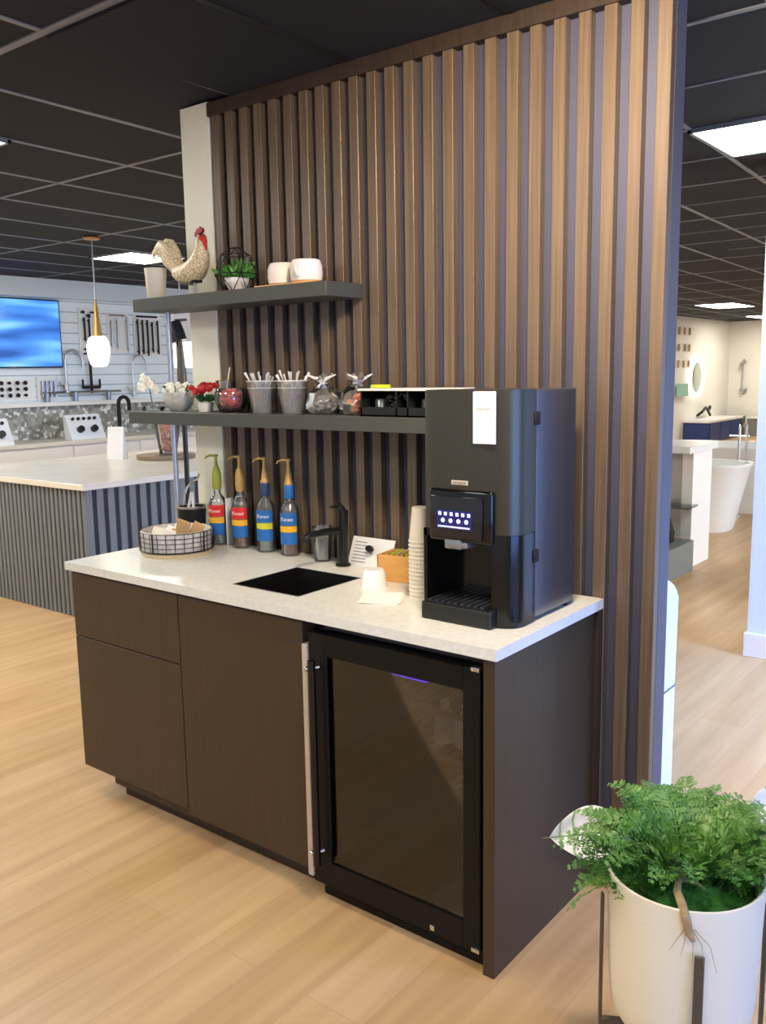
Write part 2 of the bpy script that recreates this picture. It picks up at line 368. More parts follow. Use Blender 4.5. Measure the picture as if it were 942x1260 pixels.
troffer(-3.98, 13.6, .68, 1.25, 'small far glowing ceiling panel above the round lit mirror')
troffer(-4.45, 17.9, .6, 1.2, 'farthest glowing ceiling panel, at the right photo edge')
for (x, y) in ((1.5, -2.4), (-4.5, -.35), (-3.7, -2.6), (-1.25, -2.5), (.6, -3.6), (-5.5, -1.4), (-6.6, .3), (-6.6, -2.2), (-2.6, 5.2), (-3.6, 8.2), (-5.6, 6.6), (-4.9, 12.2), (1.6, 5.2), (.9, 9.4), (-.6, 13.5), (.9, 3.9)):  # unseen panels added to brighten floor, pot and background walls
    troffer(x, y, .6, .6, 'added unseen square ceiling panel brightening the showroom', 'added ceiling panels out of view')

# ------------------------------------------------------------------ bar cabinets
CF = -.599
t = thing('base_cabinet', 'dark walnut base cabinet with drawer and two doors under the sink', 'cabinet', (0, 0, 0))
b = BM(); box(b, -1.858, -.672, -.578, -.012, .10, .66); box(b, -1.858, -1.10, -.578, -.012, .66, .878); box(b, -.752, -.672, -.578, -.012, .66, .878); box(b, -1.10, -.752, -.578, -.535, .66, .878); box(b, -1.10, -.752, -.18, -.012, .66, .878)
obj('body', b, 'walnut_cabinet', t, False)
obj('toe_kick', box(BM(), -1.70, -.672, -.532, -.05, 0, .10), 'walnut_dark', t, False)
obj('filler_strip', box(BM(), -1.70, -.672, -.577, -.533, .062, .10), 'walnut_dark', t, False)
dr = obj('drawer', box(BM(), -1.861, -1.248, CF, -.579, .626, .868, .0015, 1), 'walnut_cabinet', t, False)
obj('door', box(BM(), -1.861, -1.248, CF, -.579, .102, .622, .0015, 1), 'walnut_cabinet', t, False)
d2 = obj('door', box(BM(), -1.244, -.676, CF, -.579, .085, .868, .0015, 1), 'walnut_cabinet', t, False)
p = obj('edge_pull', box(BM(), -.676, -.655, CF-.006, -.575, .066, .803, .002, 1), 'aluminium', d2, False); p['label'] = 'long pale aluminium edge pull'
t = thing('end_panel', 'tall dark walnut side panel closing the bar right of the beverage fridge', 'panel', (0, 0, 0))
obj('panel', box(BM(), -.048, -.014, -.604, -.02, 0, .878, .0015, 1), 'walnut_cabinet', t, False)
obj('back_filler', box(BM(), -.013, .0, -.03, -.002, 0, .878), 'walnut_dark', t, False)

# counter with sink cutout
t = thing('countertop', 'white speckled quartz countertop with square sink cutout', 'countertop', (0, 0, 0))
sx0, sx1, sy0, sy1 = -1.074, -.776, -.508, -.20
b = BM()
xs = [-1.871, sx0, sx1, 0]; ys = [-.619, sy0, sy1, -.001]
V = {}
for i, x in enumerate(xs):
    for j, y in enumerate(ys):
        for k, z in enumerate((.88, .91)): V[i, j, k] = b.verts.new((x, y, z))
for i in range(3):
    for j in range(3):
        if i == 1 and j == 1: continue
        b.faces.new((V[i, j, 1], V[i+1, j, 1], V[i+1, j+1, 1], V[i, j+1, 1])); b.faces.new((V[i, j, 0], V[i, j+1, 0], V[i+1, j+1, 0], V[i+1, j, 0]))
for i in range(3):
    for j in (0, 3): b.faces.new((V[i, j, 0], V[i+1, j, 0], V[i+1, j, 1], V[i, j, 1])); 
    for ii in (0, 3): b.faces.new((V[ii, i, 0], V[ii, i+1, 0], V[ii, i+1, 1], V[ii, i, 1]))
for i in (1, 2): b.faces.new((V[i, 1, 0], V[i, 2, 0], V[i, 2, 1], V[i, 1, 1])); b.faces.new((V[1, i, 0], V[2, i, 0], V[2, i, 1], V[1, i, 1]))
obj('slab', b, 'quartz', t, False)
t = thing('sink', 'square black undermount sink set in the white countertop', 'sink', (0, 0, 0))
b = BM()
e_ = .0008
box(b, sx0+e_, sx1-e_, sy0+e_, sy0+.007, .70, .9105); box(b, sx0+e_, sx1-e_, sy1-.007, sy1-e_, .70, .9105)
box(b, sx0+e_, sx0+.007, sy0+e_, sy1-e_, .70, .9105); box(b, sx1-.007, sx1-e_, sy0+e_, sy1-e_, .70, .9105); box(b, sx0+e_, sx1-e_, sy0+e_, sy1-e_, .69, .70)
obj('basin', b, 'black_satin', t, False)
obj('drain', lathe(BM(), [(0, .701), (.04, .701), (.045, .704), (.045, .70)], 20, ((sx0+sx1)/2, (sy0+sy1)/2, 0)), 'black_gloss', t)

# faucet
t = thing('faucet', 'matte black single lever bar faucet behind the sink', 'faucet', (-.955, -.085, .91), 0)
b = BM(); lathe(b, [(0, 0), (.028, 0), (.028, .006), (.022, .01), (.0205, .01), (.0205, .185), (.022, .188), (.022, .20), (0, .20)], 20)
obj('body', b, 'black_satin', t)
b = BM(); tube(b, [(0, 0, .128), (-.012, -.06, .132), (-.03, -.145, .128), (-.031, -.158, .12), (-.031, -.158, .108)], [.013, .013, .012, .012, .011], 12); obj('spout', b, 'black_satin', t)
b = BM(); tube(b, [(0, 0, .19), (.001, -.01, .212), (.004, -.02, .226)], [.018, .014, .006], 10); box(b, -.008, .008, -.06, .0, .214, .222, .003); obj('lever', b, 'black_satin', t)

# beverage fridge
t = thing('beverage_fridge', 'black undercounter beverage fridge with smoked glass door', 'fridge', (0, 0, 0))
b = BM()
fx0, fx1 = -.645, -.056
box(b, fx0, fx0+.02, -.555, -.03, .07, .862); box(b, fx1-.02, fx1, -.555, -.03, .07, .862)
box(b, fx0, fx1, -.555, -.03, .845, .862); box(b, fx0, fx1, -.555, -.03, .07, .09); box(b, fx0, fx1, -.05, -.03, .07, .862)
obj('body', b, 'fridge_inner', t, False)
gx0, gx1, gz0, gz1 = -.583, -.113, .13, .778
b = BM()
box(b, -.652, gx0, -.60, -.557, .052, .842, .002, 1); box(b, gx1, -.060, -.60, -.557, .052, .842, .002, 1)
box(b, gx0, gx1, -.60, -.557, .052, gz0); box(b, gx0, gx1, -.60, -.557, gz1, .842)
dd = obj('door', b, 'fridge_black', t, False)
obj('glass_pane', box(BM(), gx0-.001, gx1+.001, -.594, -.588, gz0, gz1), 'glass_fridge', dd, False)
b = BM(); tube(b, [(-.612, -.632, .13), (-.612, -.632, .77)], .012, 14); h = obj('door_handle', b, 'black_gloss', dd)
for z in (.742, .165):
    b = BM(); cyl(b, (-.628, -.632, z), (-.612, -.60, z), .006); ball(b, (-.63, -.634, z), .009); q = obj('handle_mount', b, 'chrome', dd); q['label'] = 'small chrome handle mount'
for z in (.842, .06):
    b = BM(); box(b, -.085, -.058, -.606, -.590, z-.006, z+.006, .003); q = obj('hinge', b, 'chrome', dd); q['label'] = 'small chrome hinge bracket'
kb = BM(); box(kb, -.640, -.056, -.572, -.53, .0, .05, .002, 1)
for i in range(7): box(kb, -.60+.075*i, -.545+.075*i, -.5735, -.571, .018, .024)
obj('toe_grille', kb, 'fridge_black', t, False)
q = obj('logo_plate', box(BM(), -.22, -.205, -.604, -.599, .062, .078, .001), 'chrome', dd, False); q['label'] = 'tiny chrome badge'
obj('light_strip', box(BM(), -.40, -.24, -.578, -.570, .764, .776), 'purple_led', t, False)
for z in (.26, .40, .54, .67):
    b = BM(); box(b, -.622, -.078, -.54, -.535, z-.006, z+.01)
    for i in range(16): cyl(b, (-.61+.035*i, -.535, z), (-.61+.035*i, -.06, z), .0022, 6)
    obj('wire_shelf', b, 'wire_grey', t, False)
def fr_bottle(x, y, z, m, lab):
    b = BM(); lathe(b, [(0, 0), (.031, 0), (.032, .004), (.032, .07), (.012, .10), (.012, .118), (0, .118)], 18)
    tag(obj('bottled_drink', b, m, None, True, (x, y, z)), lab, 'bottle')
fr_bottle(-.27, -.45, .552, 'pvc_white', 'pale drink bottle on the top fridge shelf, left of the pair')
fr_bottle(-.20, -.45, .552, 'pvc_white', 'pale drink bottle on the top fridge shelf, right of the pair')
fr_bottle(-.155, -.47, .412, 'tin', 'silver grey drink bottle on the middle fridge shelf')
fr_bottle(-.15, -.46, .272, 'tin', 'silver grey drink bottle on the lower fridge shelf')

# ------------------------------------------------------------------ shelves
t = thing('wall_shelf', 'upper grey floating shelf, the short one under the rooster', 'shelf', (0, 0, 0))
obj('board', box(BM(), -1.939, -.907, -.194, -.001, 1.844, 1.893, .0015, 1), 'shelf_grey', t, False)
t = thing('wall_shelf', 'lower grey floating shelf, the long one holding cups and flowers', 'shelf', (0, 0, 0))
obj('board', box(BM(), -2.007, -.345, -.194, -.001, 1.400, 1.449, .0015, 1), 'shelf_grey', t, False)
t = thing('shelf_post', 'slim steel post joining the counter end and both grey shelves', 'post', (-1.842, -.10, .91))
b = BM(); cyl(b, (0, 0, .006), (0, 0, .489), .011); obj('lower_tube', b, 'steel', t)
b = BM(); cyl(b, (0, 0, .54), (0, 0, .933), .011); obj('upper_tube', b, 'steel', t)
b = BM(); lathe(b, [(0, 0), (.02, 0), (.02, .006), (0, .006)], 18); obj('foot_plate', b, 'steel', t)

Z1, Z2, ZC = 1.893, 1.449, .91
# white vase
b = BM(); lathe(b, [(0, 0), (.034, 0), (.036, .004), (.044, .125), (.041, .125), (.034, .012), (0, .012)], 28)
tag(obj('vase', b, 'cup_ivory', None, True, (-1.905, -.10, Z1)), 'plain ivory tumbler vase at the left end of upper shelf', 'vase')

# rooster
t = thing('rooster_figurine', 'cream crackle-glazed rooster figurine with red comb on thin legs', 'figurine', (-1.715, -.10, Z1))
b = BM()
tube(b, [(-.075, 0, .115), (-.055, 0, .102), (-.02, 0, .090), (.02, 0, .090), (.055, 0, .102), (.082, 0, .130), (.093, 0, .160), (.094, 0, .188), (.090, 0, .212), (.093, 0, .226)],
     [.010, .028, .040, .046, .046, .040, .031, .023, .019, .012], 16)
obj('body', b, 'crackled_cream', t)
b = BM()
for i, (dx, dz, r) in enumerate(((0, 0, .024), (-.012, -.006, .024), (-.022, -.012, .022), (.016, .008, .024), (.03, -.004, .022))):
    y = (-.012, .010, -.006, .008, 0)[i]
    tube(b, [(-.035+dx*.3, y, .10), (-.065+dx*.4, y, .13), (-.088+dx*.8, y, .165+dz), (-.112+dx, y, .196+dz), (-.140+dx, y, .206+dz), (-.164+dx, y, .192+dz), (-.172+dx*.8, y, .172+dz)],
         [.026, r*1.3, r*1.35, r*1.2, r*.95, r*.6, r*.15], 10, flat=.45)
obj('tail', b, 'crackled_cream', t)
b = BM(); prism(b, [(.062, .226), (.067, .240), (.072, .236), (.078, .252), (.086, .246), (.094, .258), (.102, .248), (.110, .250), (.112, .238), (.1, .230), (.082, .226), (.07, .218)], -.006, .006, 'y', .0015)
q = obj('comb', b, 'deep_red', t); q['label'] = 'dark red serrated comb'
b = BM(); ball(b, (.112, 0, .2), .016, (.8, .7, 1.5)); ball(b, (.104, -.006, .212), .014, (.9, .8, 1)); ball(b, (.118, .0, .182), .01, (.7, .6, 1.6)); q = obj('wattle', b, 'red', t); q['label'] = 'bright red wattle'
b = BM(); tube(b, [(.108, 0, .224), (.128, 0, .216)], [.007, .001], 8); obj('beak', b, 'brass', t)
b = BM(); ball(b, (.100, -.012, .228), .003); obj('eye', b, 'black_gloss', t)
for x in (-.035, .04, .055):
    b = BM(); cyl(b, (x, -.01 if x != .04 else .012, 0.004), (x, -.01 if x != .04 else .012, .075), .003, 8); obj('leg', b, 'steel', t)
b = BM(); box(b, .022, .07, -.02, .02, .052, .062, .003); obj('leg_collar', b, 'black_matte', t)
b = BM(); box(b, -.055, .075, -.03, .03, 0, .005, .001); obj('base_plate', b, 'steel', t)

# terrarium
t = thing('terrarium', 'black wire geometric terrarium with green succulent on upper shelf', 'terrarium', (-1.432, -.10, Z1))
b = BM()
lv = [(.05, 0.002, 0), (.084, .065, .5), (.055, .135, 0), (.018, .16, .5)]
R = []
for r, z, ph in lv: R.append([(r*math.cos(2*PI*(k+ph)/6), r*math.sin(2*PI*(k+ph)/6), z) for k in range(6)])
for L in R:
    for k in range(6): cyl(b, L[k], L[(k+1) % 6], .0017, 6)
for k in range(6):
    cyl(b, R[0][k], R[1][k], .0017, 6); cyl(b, R[0][(k+1) % 6], R[1][k], .0017, 6); cyl(b, R[1][k], R[2][k], .0017, 6); cyl(b, R[1][k], R[2][(k+1) % 6], .0017, 6); cyl(b, R[2][k], R[3][k], .0017, 6)
obj('wire_frame', b, 'black_matte', t)
b = BM()
prof = [(0, 0.003), (.026, .003), (.044, .035), (.046, .052), (.04, .052), (.036, .04), (0, .04)]
lathe(b, prof, 10); bw = obj('bowl', b, 'white_matte', t, False)
b = BM()
for k in range(80):
    a = random.uniform(0, 2*PI); e = random.uniform(.0, 1.35); L = random.uniform(.045, .075)
    d = Vector((math.cos(a)*math.cos(e), math.sin(a)*math.cos(e), math.sin(e))); o_ = Vector((random.uniform(-.03, .03), random.uniform(-.03, .03), .055))
    tube(b, [o_, o_+d*L*.5, o_+d*L*.85, o_+d*L], [.004, .0085, .006, .0008], 6, flat=.5)
obj('succulent', b, 'succulent', t)

# mugs on a tray
tag(obj('tray', box(BM(), -1.275, -.985, -.165, -.03, 0, .008, .003), 'honey_wood', None, True, (0, 0, Z1)), 'thin pale wooden tray under the two white ribbed cups', 'tray')
def mug(x, y, lab, rz):
    t = thing('candle_cup', lab, 'cup', (x, y, Z1+.008), rz, 'white cups on the upper shelf')
    b = BM(); lathe(b, [(0, 0), (.044, 0), (.054, .008), (.057, .03), (.056, .055), (.050, .074), (.046, .078), (.043, .072), (.046, .012), (0, .01)], 24); obj('bowl', b, 'white_matte', t)
    b = BM(); lathe(b, [(0, .066), (.042, .066)], 20); obj('wax', b, 'paper', t)
    b = BM(); tube(b, [(.05, -.006, .06), (.068, -.012, .055), (.072, -.013, .038), (.064, -.01, .024), (.052, -.006, .02)], .005, 8); obj('handle', b, 'white_matte', t)
mug(-1.205, -.085, 'left white rounded cup on the upper shelf tray', .8)
mug(-1.075, -.105, 'right white rounded cup on the upper shelf tray', -1.2)

# ------------------------------------------------------------------ lower shelf items
# orchid in a shallow glass dish
t = thing('orchid_arrangement', 'white orchid stem in a shallow glass dish at lower shelf left end', 'flowers', (-1.955, -.11, Z2))
b = BM(); lathe(b, [(0, .002), (.045, .002), (.05, .018), (.047, .018), (.043, .006), (0, .006)], 24); obj('dish', b, 'glass_clear', t)
b = BM(); tube(b, [(0, 0, .01), (-.01, 0, .06), (-.02, 0, .10), (-.005, -.01, .13), (.03, -.01, .12)], .0022, 6); obj('stem', b, 'stem_green', t)
def flower(bm, c, r, n, tilt):
    for k in range(n):
        a = 2*PI*k/n
        ball(bm, (c[0]+r*.55*math.cos(a), c[1]-.003, c[2]+r*.55*math.sin(a)), r*.55, (1, .3, .8), 10, 6)
b = BM()
for c in ((-.045, -.01, .115), (-.025, -.02, .135), (.0, -.015, .12), (-.03, -.02, .095), (.02, -.015, .105), (-.06, -.01, .10), (.04, -.01, .085)): flower(b, c, .021, 5, 0)
obj('blossoms', b, 'petal_white', t)
# white flowers in a grey bowl
t = thing('flower_bowl', 'round grey textured bowl of white flowers on the lower shelf', 'flowers', (-1.805, -.095, Z2))
b = BM(); lathe(b, [(0, 0), (.03, 0), (.052, .02), (.064, .055), (.063, .075), (.058, .075), (.058, .05), (0, .045)], 28); obj('bowl', b, 'bowl_grey', t)
b = BM()
for k in range(14):
    a = k*2.4; r = .012+.003*k; flower(b, (r*math.cos(a), r*math.sin(a)-.008, .088+.012*math.cos(k*1.7)), .019, 5, 0)
obj('blossoms', b, 'petal_white', t)
b = BM()
for k in range(6):
    a = k*1.05; tube(b, [(.03*math.cos(a), .03*math.sin(a), .07), (.06*math.cos(a), .05*math.sin(a), .10), (.08*math.cos(a), .06*math.sin(a), .098)], [.002, .007, .001], 6, flat=.3)
obj('leaves', b, 'succulent_dark', t)
# red poinsettia in a small cup
t = thing('poinsettia', 'small red poinsettia in a white pot beside the pink candy bowl', 'flowers', (-1.638, -.10, Z2))
b = BM(); lathe(b, [(0, 0), (.026, 0), (.032, .035), (.029, .035), (0, .03)], 20); obj('pot', b, 'white_matte', t)
b = BM()
for k in range(16):
    a = k*2.4; e = .2+.05*k; L = .05; d = Vector((math.cos(a)*math.cos(e), math.sin(a)*math.cos(e), math.sin(e)*.6)); o_ = Vector((0, 0, .045))
    tube(b, [o_, o_+d*L*.5, o_+d*L], [.003, .013, .001], 6, flat=.25)
obj('leaves', b, 'succulent_dark', t)
b = BM()
for j in range(5):
    cx_, cy2, cz_ = (-.03, .03, 0, -.018, .026)[j], (-.02, -.015, -.03, .02, .02)[j], (.085, .085, .075, .1, .098)[j]
    for k in range(8):
        a = 2*PI*k/8+j; d = Vector((math.cos(a), math.sin(a)*.8-.15, .45*math.sin(a*2+j)*.5+.2)); o_ = Vector((cx_, cy2, cz_))
        tube(b, [o_, o_+d*.016, o_+d*.034], [.003, .012, .001], 6, flat=.3)
q = obj('blossoms', b, 'petal_red', t)
# shot rack with straw behind
t = thing('hurricane_glass', 'tall clear glass with gold rim and a white straw behind poinsettia', 'glass', (-1.60, -.03, Z2))
b = BM(); lathe(b, [(0, 0), (.028, 0), (.028, .004), (.036, .12), (.034, .12), (.027, .008), (0, .006)], 24); obj('tumbler', b, 'glass_clear', t)
b = BM(); ring(b, (0, 0, .12), .036, .0016, 28); obj('rim', b, 'brass', t)
b = BM(); cyl(b, (-.01, 0, .01), (.033, 0, .17), .003, 8); tag(obj('drinking_straw', b, 'paper', None, True, (-1.60, -.03, Z2)), 'white straw standing in the glass behind the poinsettia', 'straw')
# candy bowl
t = thing('candy_bowl', 'round pink glass candy bowl on the lower shelf', 'bowl', (-1.488, -.10, Z2))
b = BM(); lathe(b, [(0, 0), (.035, 0), (.052, .014), (.066, .045), (.062, .078), (.054, .092), (.051, .09), (.059, .075), (.062, .045), (.05, .018), (0, .006)], 28); obj('bowl', b, 'glass_pink', t)
b = BM()
for k in range(70):
    a = random.uniform(0, 2*PI); z = random.uniform(.012, .085); r = random.uniform(0, .046 if z > .03 else .035)
    ball(b, (r*math.cos(a), r*math.sin(a), z), .0095, (1.2, .8, .7), 8, 5)
tag(obj('wrapped_candy', b, 'candy_red', None, True, (-1.488, -.10, Z2)), 'red and pink wrapped candies heaped in the pink bowl', 'candy', kind='stuff')
# clear cups
def clear_cup(x, y, lab, side):
    t = thing('plastic_cup', lab, 'cup', (x, y, Z2), 0, 'clear plastic cups on the lower shelf')
    b = BM(); lathe(b, [(0, 0), (.036, 0), (.037, .004), (.056, .112), (.058, .114), (.058, .118), (.055, .118), (.035, .006), (0, .005)], 32); obj('cup', b, 'plastic_clear', t)
    b = BM(); ring(b, (0, 0, .117), .057, .002, 32); ring(b, (0, 0, .092), .0535, .001, 32); obj('rim', b, 'pvc_white', t)
    b = BM()
    for k in range(26):
        a = random.uniform(0, 2*PI); r = random.uniform(.0, .028)
        pts = [(r*math.cos(a)+.006*math.sin(j*2+k), r*math.sin(a), .012+j*.02+random.uniform(0, .004)) for j in range(6)]
        tube(b, pts, [.002, .006, .009, .007, .009, .002], 5, flat=.3)
    tag(obj('plastic_wrap', b, 'cellophane', None, True, (x, y, Z2)), 'crumpled clear wrap filling the %s clear plastic cup' % side, 'wrap', kind='stuff')
    for k in range(9):
        a = k*.7+(.3 if side == 'left' else 1.1); e = .018; L = random.uniform(.13, .155); lean = random.uniform(.28, .5)
        b = BM(); p0 = Vector((-.012*math.cos(a), -.012*math.sin(a), .01)); p1 = Vector((math.cos(a)*L*lean*.95, math.sin(a)*L*lean*.8, L))
        mid = p0.lerp(p1, .8); tube(b, [p0, mid, p1], [.0018, .0025, .0055], 6, flat=.35)
        tag(obj('wrapped_spoon', b, 'pvc_white', None, True, (x, y, Z2)), 'white plastic spoon sticking out of the %s clear cup' % side, 'spoon', 'spoons in the %s clear cup' % side)
clear_cup(-1.315, -.105, 'left clear plastic cup of wrapped spoons on lower shelf', 'left')
clear_cup(-1.160, -.105, 'right clear plastic cup of wrapped spoons on lower shelf', 'right')
# cellophane bags
def bag(x, y, lab, cm, lab2, ang):
    t = thing('treat_bag', lab, 'bag', (x, y, Z2), ang, 'tied cellophane bags on the lower shelf')
    b = BM(); n = 22
    prof = [(0, .002), (.042, .002), (.056, .02), (.060, .045), (.052, .075), (.030, .098), (.011, .108), (.018, .118), (.036, .132)]
    lathe(b, prof, n)
    for v in b.verts:
        r = math.hypot(v.co.x, v.co.y)
        if r > .001:
            a = math.atan2(v.co.y, v.co.x); s = 1+.12*math.sin(5*a+v.co.z*70)+.08*math.sin(9*a-v.co.z*40); v.co.x *= s; v.co.y *= s
            if v.co.z > .125: v.co.z += .014*math.sin(4*a)
    obj('pouch', b, 'cellophane', t)
    b = BM(); ring(b, (0, 0, .108), .012, .0028, 16)
    for s in (-1, 1):
        for L in (.04, .055): tube(b, [(0, -.01, .108), (s*L*.4, -.02, .125), (s*L, -.018, .118+L*.35)], [.003, .005, .002], 6, flat=.4)
    obj('ribbon', b, 'pvc_white', t)
    b = BM()
    for k in range(34):
        a = random.uniform(0, 2*PI); r = random.uniform(0, .038); z = random.uniform(.014, .066)
        if z > .05: r *= .7
        ball(b, (r*math.cos(a), r*math.sin(a), z), random.uniform(.009, .013), (1.3, .8, .7), 8, 5)
    tag(obj('bagged_sweets', b, cm, None, True, (x, y, Z2)), lab2, 'sweets', kind='stuff')
bag(-1.012, -.10, 'tied cellophane bag of dark sweets next to the cups', 'candy_dark', 'dark and silver sweets inside the left cellophane bag', .3)
bag(-.862, -.10, 'tied cellophane bag with orange sweets nearest the black caddy', 'candy_orange', 'orange sweets inside the right cellophane bag', 1.4)
# black caddy with white lid board
t = thing('black_caddy', 'black compartment caddy at the right end of lower shelf', 'caddy', (0, 0, Z2))
b = BM()
for x in (-.79, -.645, -.60, -.43): box(b, x, x+.006, -.17, -.02, 0, .082)
box(b, -.79, -.424, -.17, -.02, 0, .005); box(b, -.79, -.424, -.026, -.02, 0, .082); box(b, -.79, -.424, -.17, -.166, 0, .03)
obj('frame', b, 'black_satin', t, False)
b = BM()
for k in range(40): ball(b, (random.uniform(-.70, -.60), random.uniform(-.16, -.12), random.uniform(.02, .075)), .009, (1.2, .6, .8), 7, 5)
obj('beaded_trim', b, 'black_gloss', t)
for x in (-.755, -.565, -.515):
    b = BM(); lathe(b, [(0, 0), (.024, 0), (.024, .045), (.02, .05), (0, .05)], 18)
    tag(obj('small_tin', b, 'tin', None, True, (x, -.10, Z2+.005)), {-.755: 'small silver tin at the left inside the black caddy', -.565: 'small silver tin in the middle of the black caddy', -.515: 'small silver tin at the right inside the black caddy'}[x], 'tin')
tag(obj('serving_board', box(BM(), -.795, -.44, -.18, -.02, Z2+.0825, Z2+.0905, .002), 'white_gloss'), 'thin white board lying across the black caddy', 'board')
b = BM(); box(b, -.765, -.70, -.15, -.12, 0, .012, .004); tag(obj('yellow_packet', b, 'lemon', None, True, (0, 0, Z2+.0905)), 'flat yellow packet on the white board', 'packet')

# ------------------------------------------------------------------ counter items
# syrup bottles
def syrup(x, y, lab, sleeve, top, bot, mid, liq, neck):
    t = thing('syrup_bottle', lab, 'bottle', (x, y, ZC), 0, 'row of syrup pump bottles on the counter')
    b = BM(); lathe(b, [(0, 0), (.034, 0), (.0365, .004), (.0365, .165), (.032, .185), (.016, .206), (.0135, .215), (.0135, .262), (.011, .262), (.011, .216), (.03, .183), (.034, .162), (.034, .006), (0, .006)], 28); obj('glass_body', b, 'syrup_glass', t)
    if liq:
        b = BM(); lathe(b, [(0, .008), (.0335, .008), (.0335, .13), (0, .13)], 24); obj('syrup', b, liq, t)
    for z0, z1, m in ((.118, .165, top), (.092, .115, mid), (.045, .090, bot)):
        b = BM(); n = 14; A = []; 
        for i in range(n+1):
            a = -PI/2+.35-1.15+2.3*i/n; A.append((b.verts.new((.0372*math.cos(a), .0372*math.sin(a), z0)), b.verts.new((.0372*math.cos(a), .0372*math.sin(a), z1)), b.verts.new((.0366*math.cos(a), .0366*math.sin(a), z0)), b.verts.new((.0366*math.cos(a), .0366*math.sin(a), z1))))
        for p_, q_ in zip(A, A[1:]):
            b.faces.new((p_[0], q_[0], q_[1], p_[1])); b.faces.new((p_[2], p_[3], q_[3], q_[2])); b.faces.new((p_[1], q_[1], q_[3], p_[3])); b.faces.new((p_[0], p_[2], q_[2], q_[0]))
        lb = obj('label', b, m, t)
        if z0 == .118: text('lettering', 'Torani', .019, 'paper', lb, (.0378*math.sin(.4), -.0378*math.cos(.4), .141), (PI/2, 0, .4))
        lb['label'] = {'label_red': 'red label band', 'label_blue': 'blue label band', 'label_yellow': 'yellow label band', 'label_lime': 'lime yellow label band'}[m]
    if neck: b = BM(); lathe(b, [(.0175, .218), (.0185, .22), (.0185, .268), (.0172, .27), (.0172, .218)], 20); obj('neck_wrap', b, neck, t)
    b = BM(); lathe(b, [(0, .262), (.017, .262), (.018, .268), (.018, .276), (.013, .282), (.012, .30), (.008, .318), (.006, .34), (.006, .356), (.010, .358), (.010, .366), (0, .368)], 18)
    if not neck: lathe(b, [(.0145, .225), (.0165, .226), (.019, .25), (.018, .29), (.012, .315), (.01, .315)], 18)
    tube(b, [(0, 0, .361), (-.02, -.012, .362), (-.034, -.02, .356), (-.038, -.022, .348)], [.0055, .005, .004, .003], 8)
    obj('pump', b, sleeve, t)
syrup(-1.645, -.055, 'syrup pump bottle with green pump, leftmost beside the basket', 'olive_plastic', 'label_red', 'label_blue', 'label_yellow', 'syrup_pale', None)
syrup(-1.515, -.050, 'red and blue labelled syrup bottle with amber syrup, second in row', 'gold_plastic', 'label_red', 'label_blue', 'label_yellow', 'syrup_brown', None)
syrup(-1.375, -.050, 'blue labelled clear syrup bottle, third in row', 'gold_plastic', 'label_blue', 'label_blue', 'label_lime', 'syrup_pale', 'label_navy')
syrup(-1.247, -.050, 'blue labelled amber syrup bottle, rightmost nearest the faucet', 'gold_plastic', 'label_blue', 'label_blue', 'label_yellow', 'syrup_brown', 'label_blue')

# acrylic sign behind the first bottle
tag(obj('acrylic_stand', box(BM(), -1.605, -1.599, -.052, -.012, 0, .19, .002), 'pvc_white', None, True, (0, 0, ZC)), 'thin white upright acrylic sign beside the leftmost syrup bottle', 'sign')

# wire basket
t = thing('wire_basket', 'round black wire basket with woven white liner on counter', 'basket', (-1.655, -.262, ZC))
b = BM(); lathe(b, [(0, 0), (.135, 0), (.138, .004), (.138, .014), (.134, .018), (0, .018)], 40); q = obj('wooden_base', b, 'light_wood', t); q['label'] = 'pale wooden base disc'
b = BM(); lathe(b, [(.133, .018), (.138, .088), (.132, .094), (.128, .088), (.125, .022), (0, .022)], 40); q = obj('liner', b, 'wicker', t); q['label'] = 'white woven liner'
b = BM()
for z in (.02, .038, .056, .074, .092): ring(b, (0, 0, z), .141+.0006*(z*10), .0014 if z not in (.02,) else .003, 44)
for k in range(26):
    a = 2*PI*k/26; cyl(b, (.141*math.cos(a), .141*math.sin(a), .018), (.143*math.cos(a), .143*math.sin(a), .094), .0014, 6)
for k in (0, 7, 13, 20):
    a = 2*PI*k/26+.1; cyl(b, (.143*math.cos(a), .143*math.sin(a), .018), (.145*math.cos(a), .145*math.sin(a), .096), .003, 6)
obj('wire_cage', b, 'black_satin', t)
def packet(x, y, z, sx, sy, rot, m, lab, grp=None):
    b = BM(); box(b, -sx/2, sx/2, -.0035, .0035, 0, sy, .0015, 1)
    for i in range(2): box(b, -sx/2, sx/2, -.001, .001, (-.004, sy-.001)[i], (.003, sy+.005)[i])
    o = obj('sugar_packet', b, m, None, False, (x, y, z), rot); tag(o, lab, 'packet', grp)
packet(-1.600, -.285, ZC+.060, .055, .085, (.35, .35, .5), 'tan_paper', 'tan paper packet sticking up highest from the wire basket')
packet(-1.568, -.265, ZC+.055, .045, .082, (.3, .55, .7), 'tan_paper', 'tan paper packet leaning right in the wire basket')
packet(-1.63, -.27, ZC+.045, .042, .058, (.5, .2, .3), 'honey_wood', 'amber packet behind the tan packets in the wire basket')
for k in range(9):
    a = k*.7+1.8; r = .085 if k % 2 else .05
    packet(-1.665+r*math.cos(a), -.262+r*math.sin(a)*.9, ZC+.034, .05, .062, (random.uniform(-.5, .2), random.uniform(-.2, .2), random.uniform(-.6, .6)), 'paper', 'white sugar packet standing in the round wire basket', 'white packets in the wire basket')
b = BM(); lathe(b, [(0, 0), (.014, 0), (.014, .05), (.006, .06), (0, .06)], 14); tag(obj('black_bottle_cap', b, 'black_satin', None, True, (-1.655, -.295, ZC+.024)), 'small black capped vial in front of tan packets', 'vial')

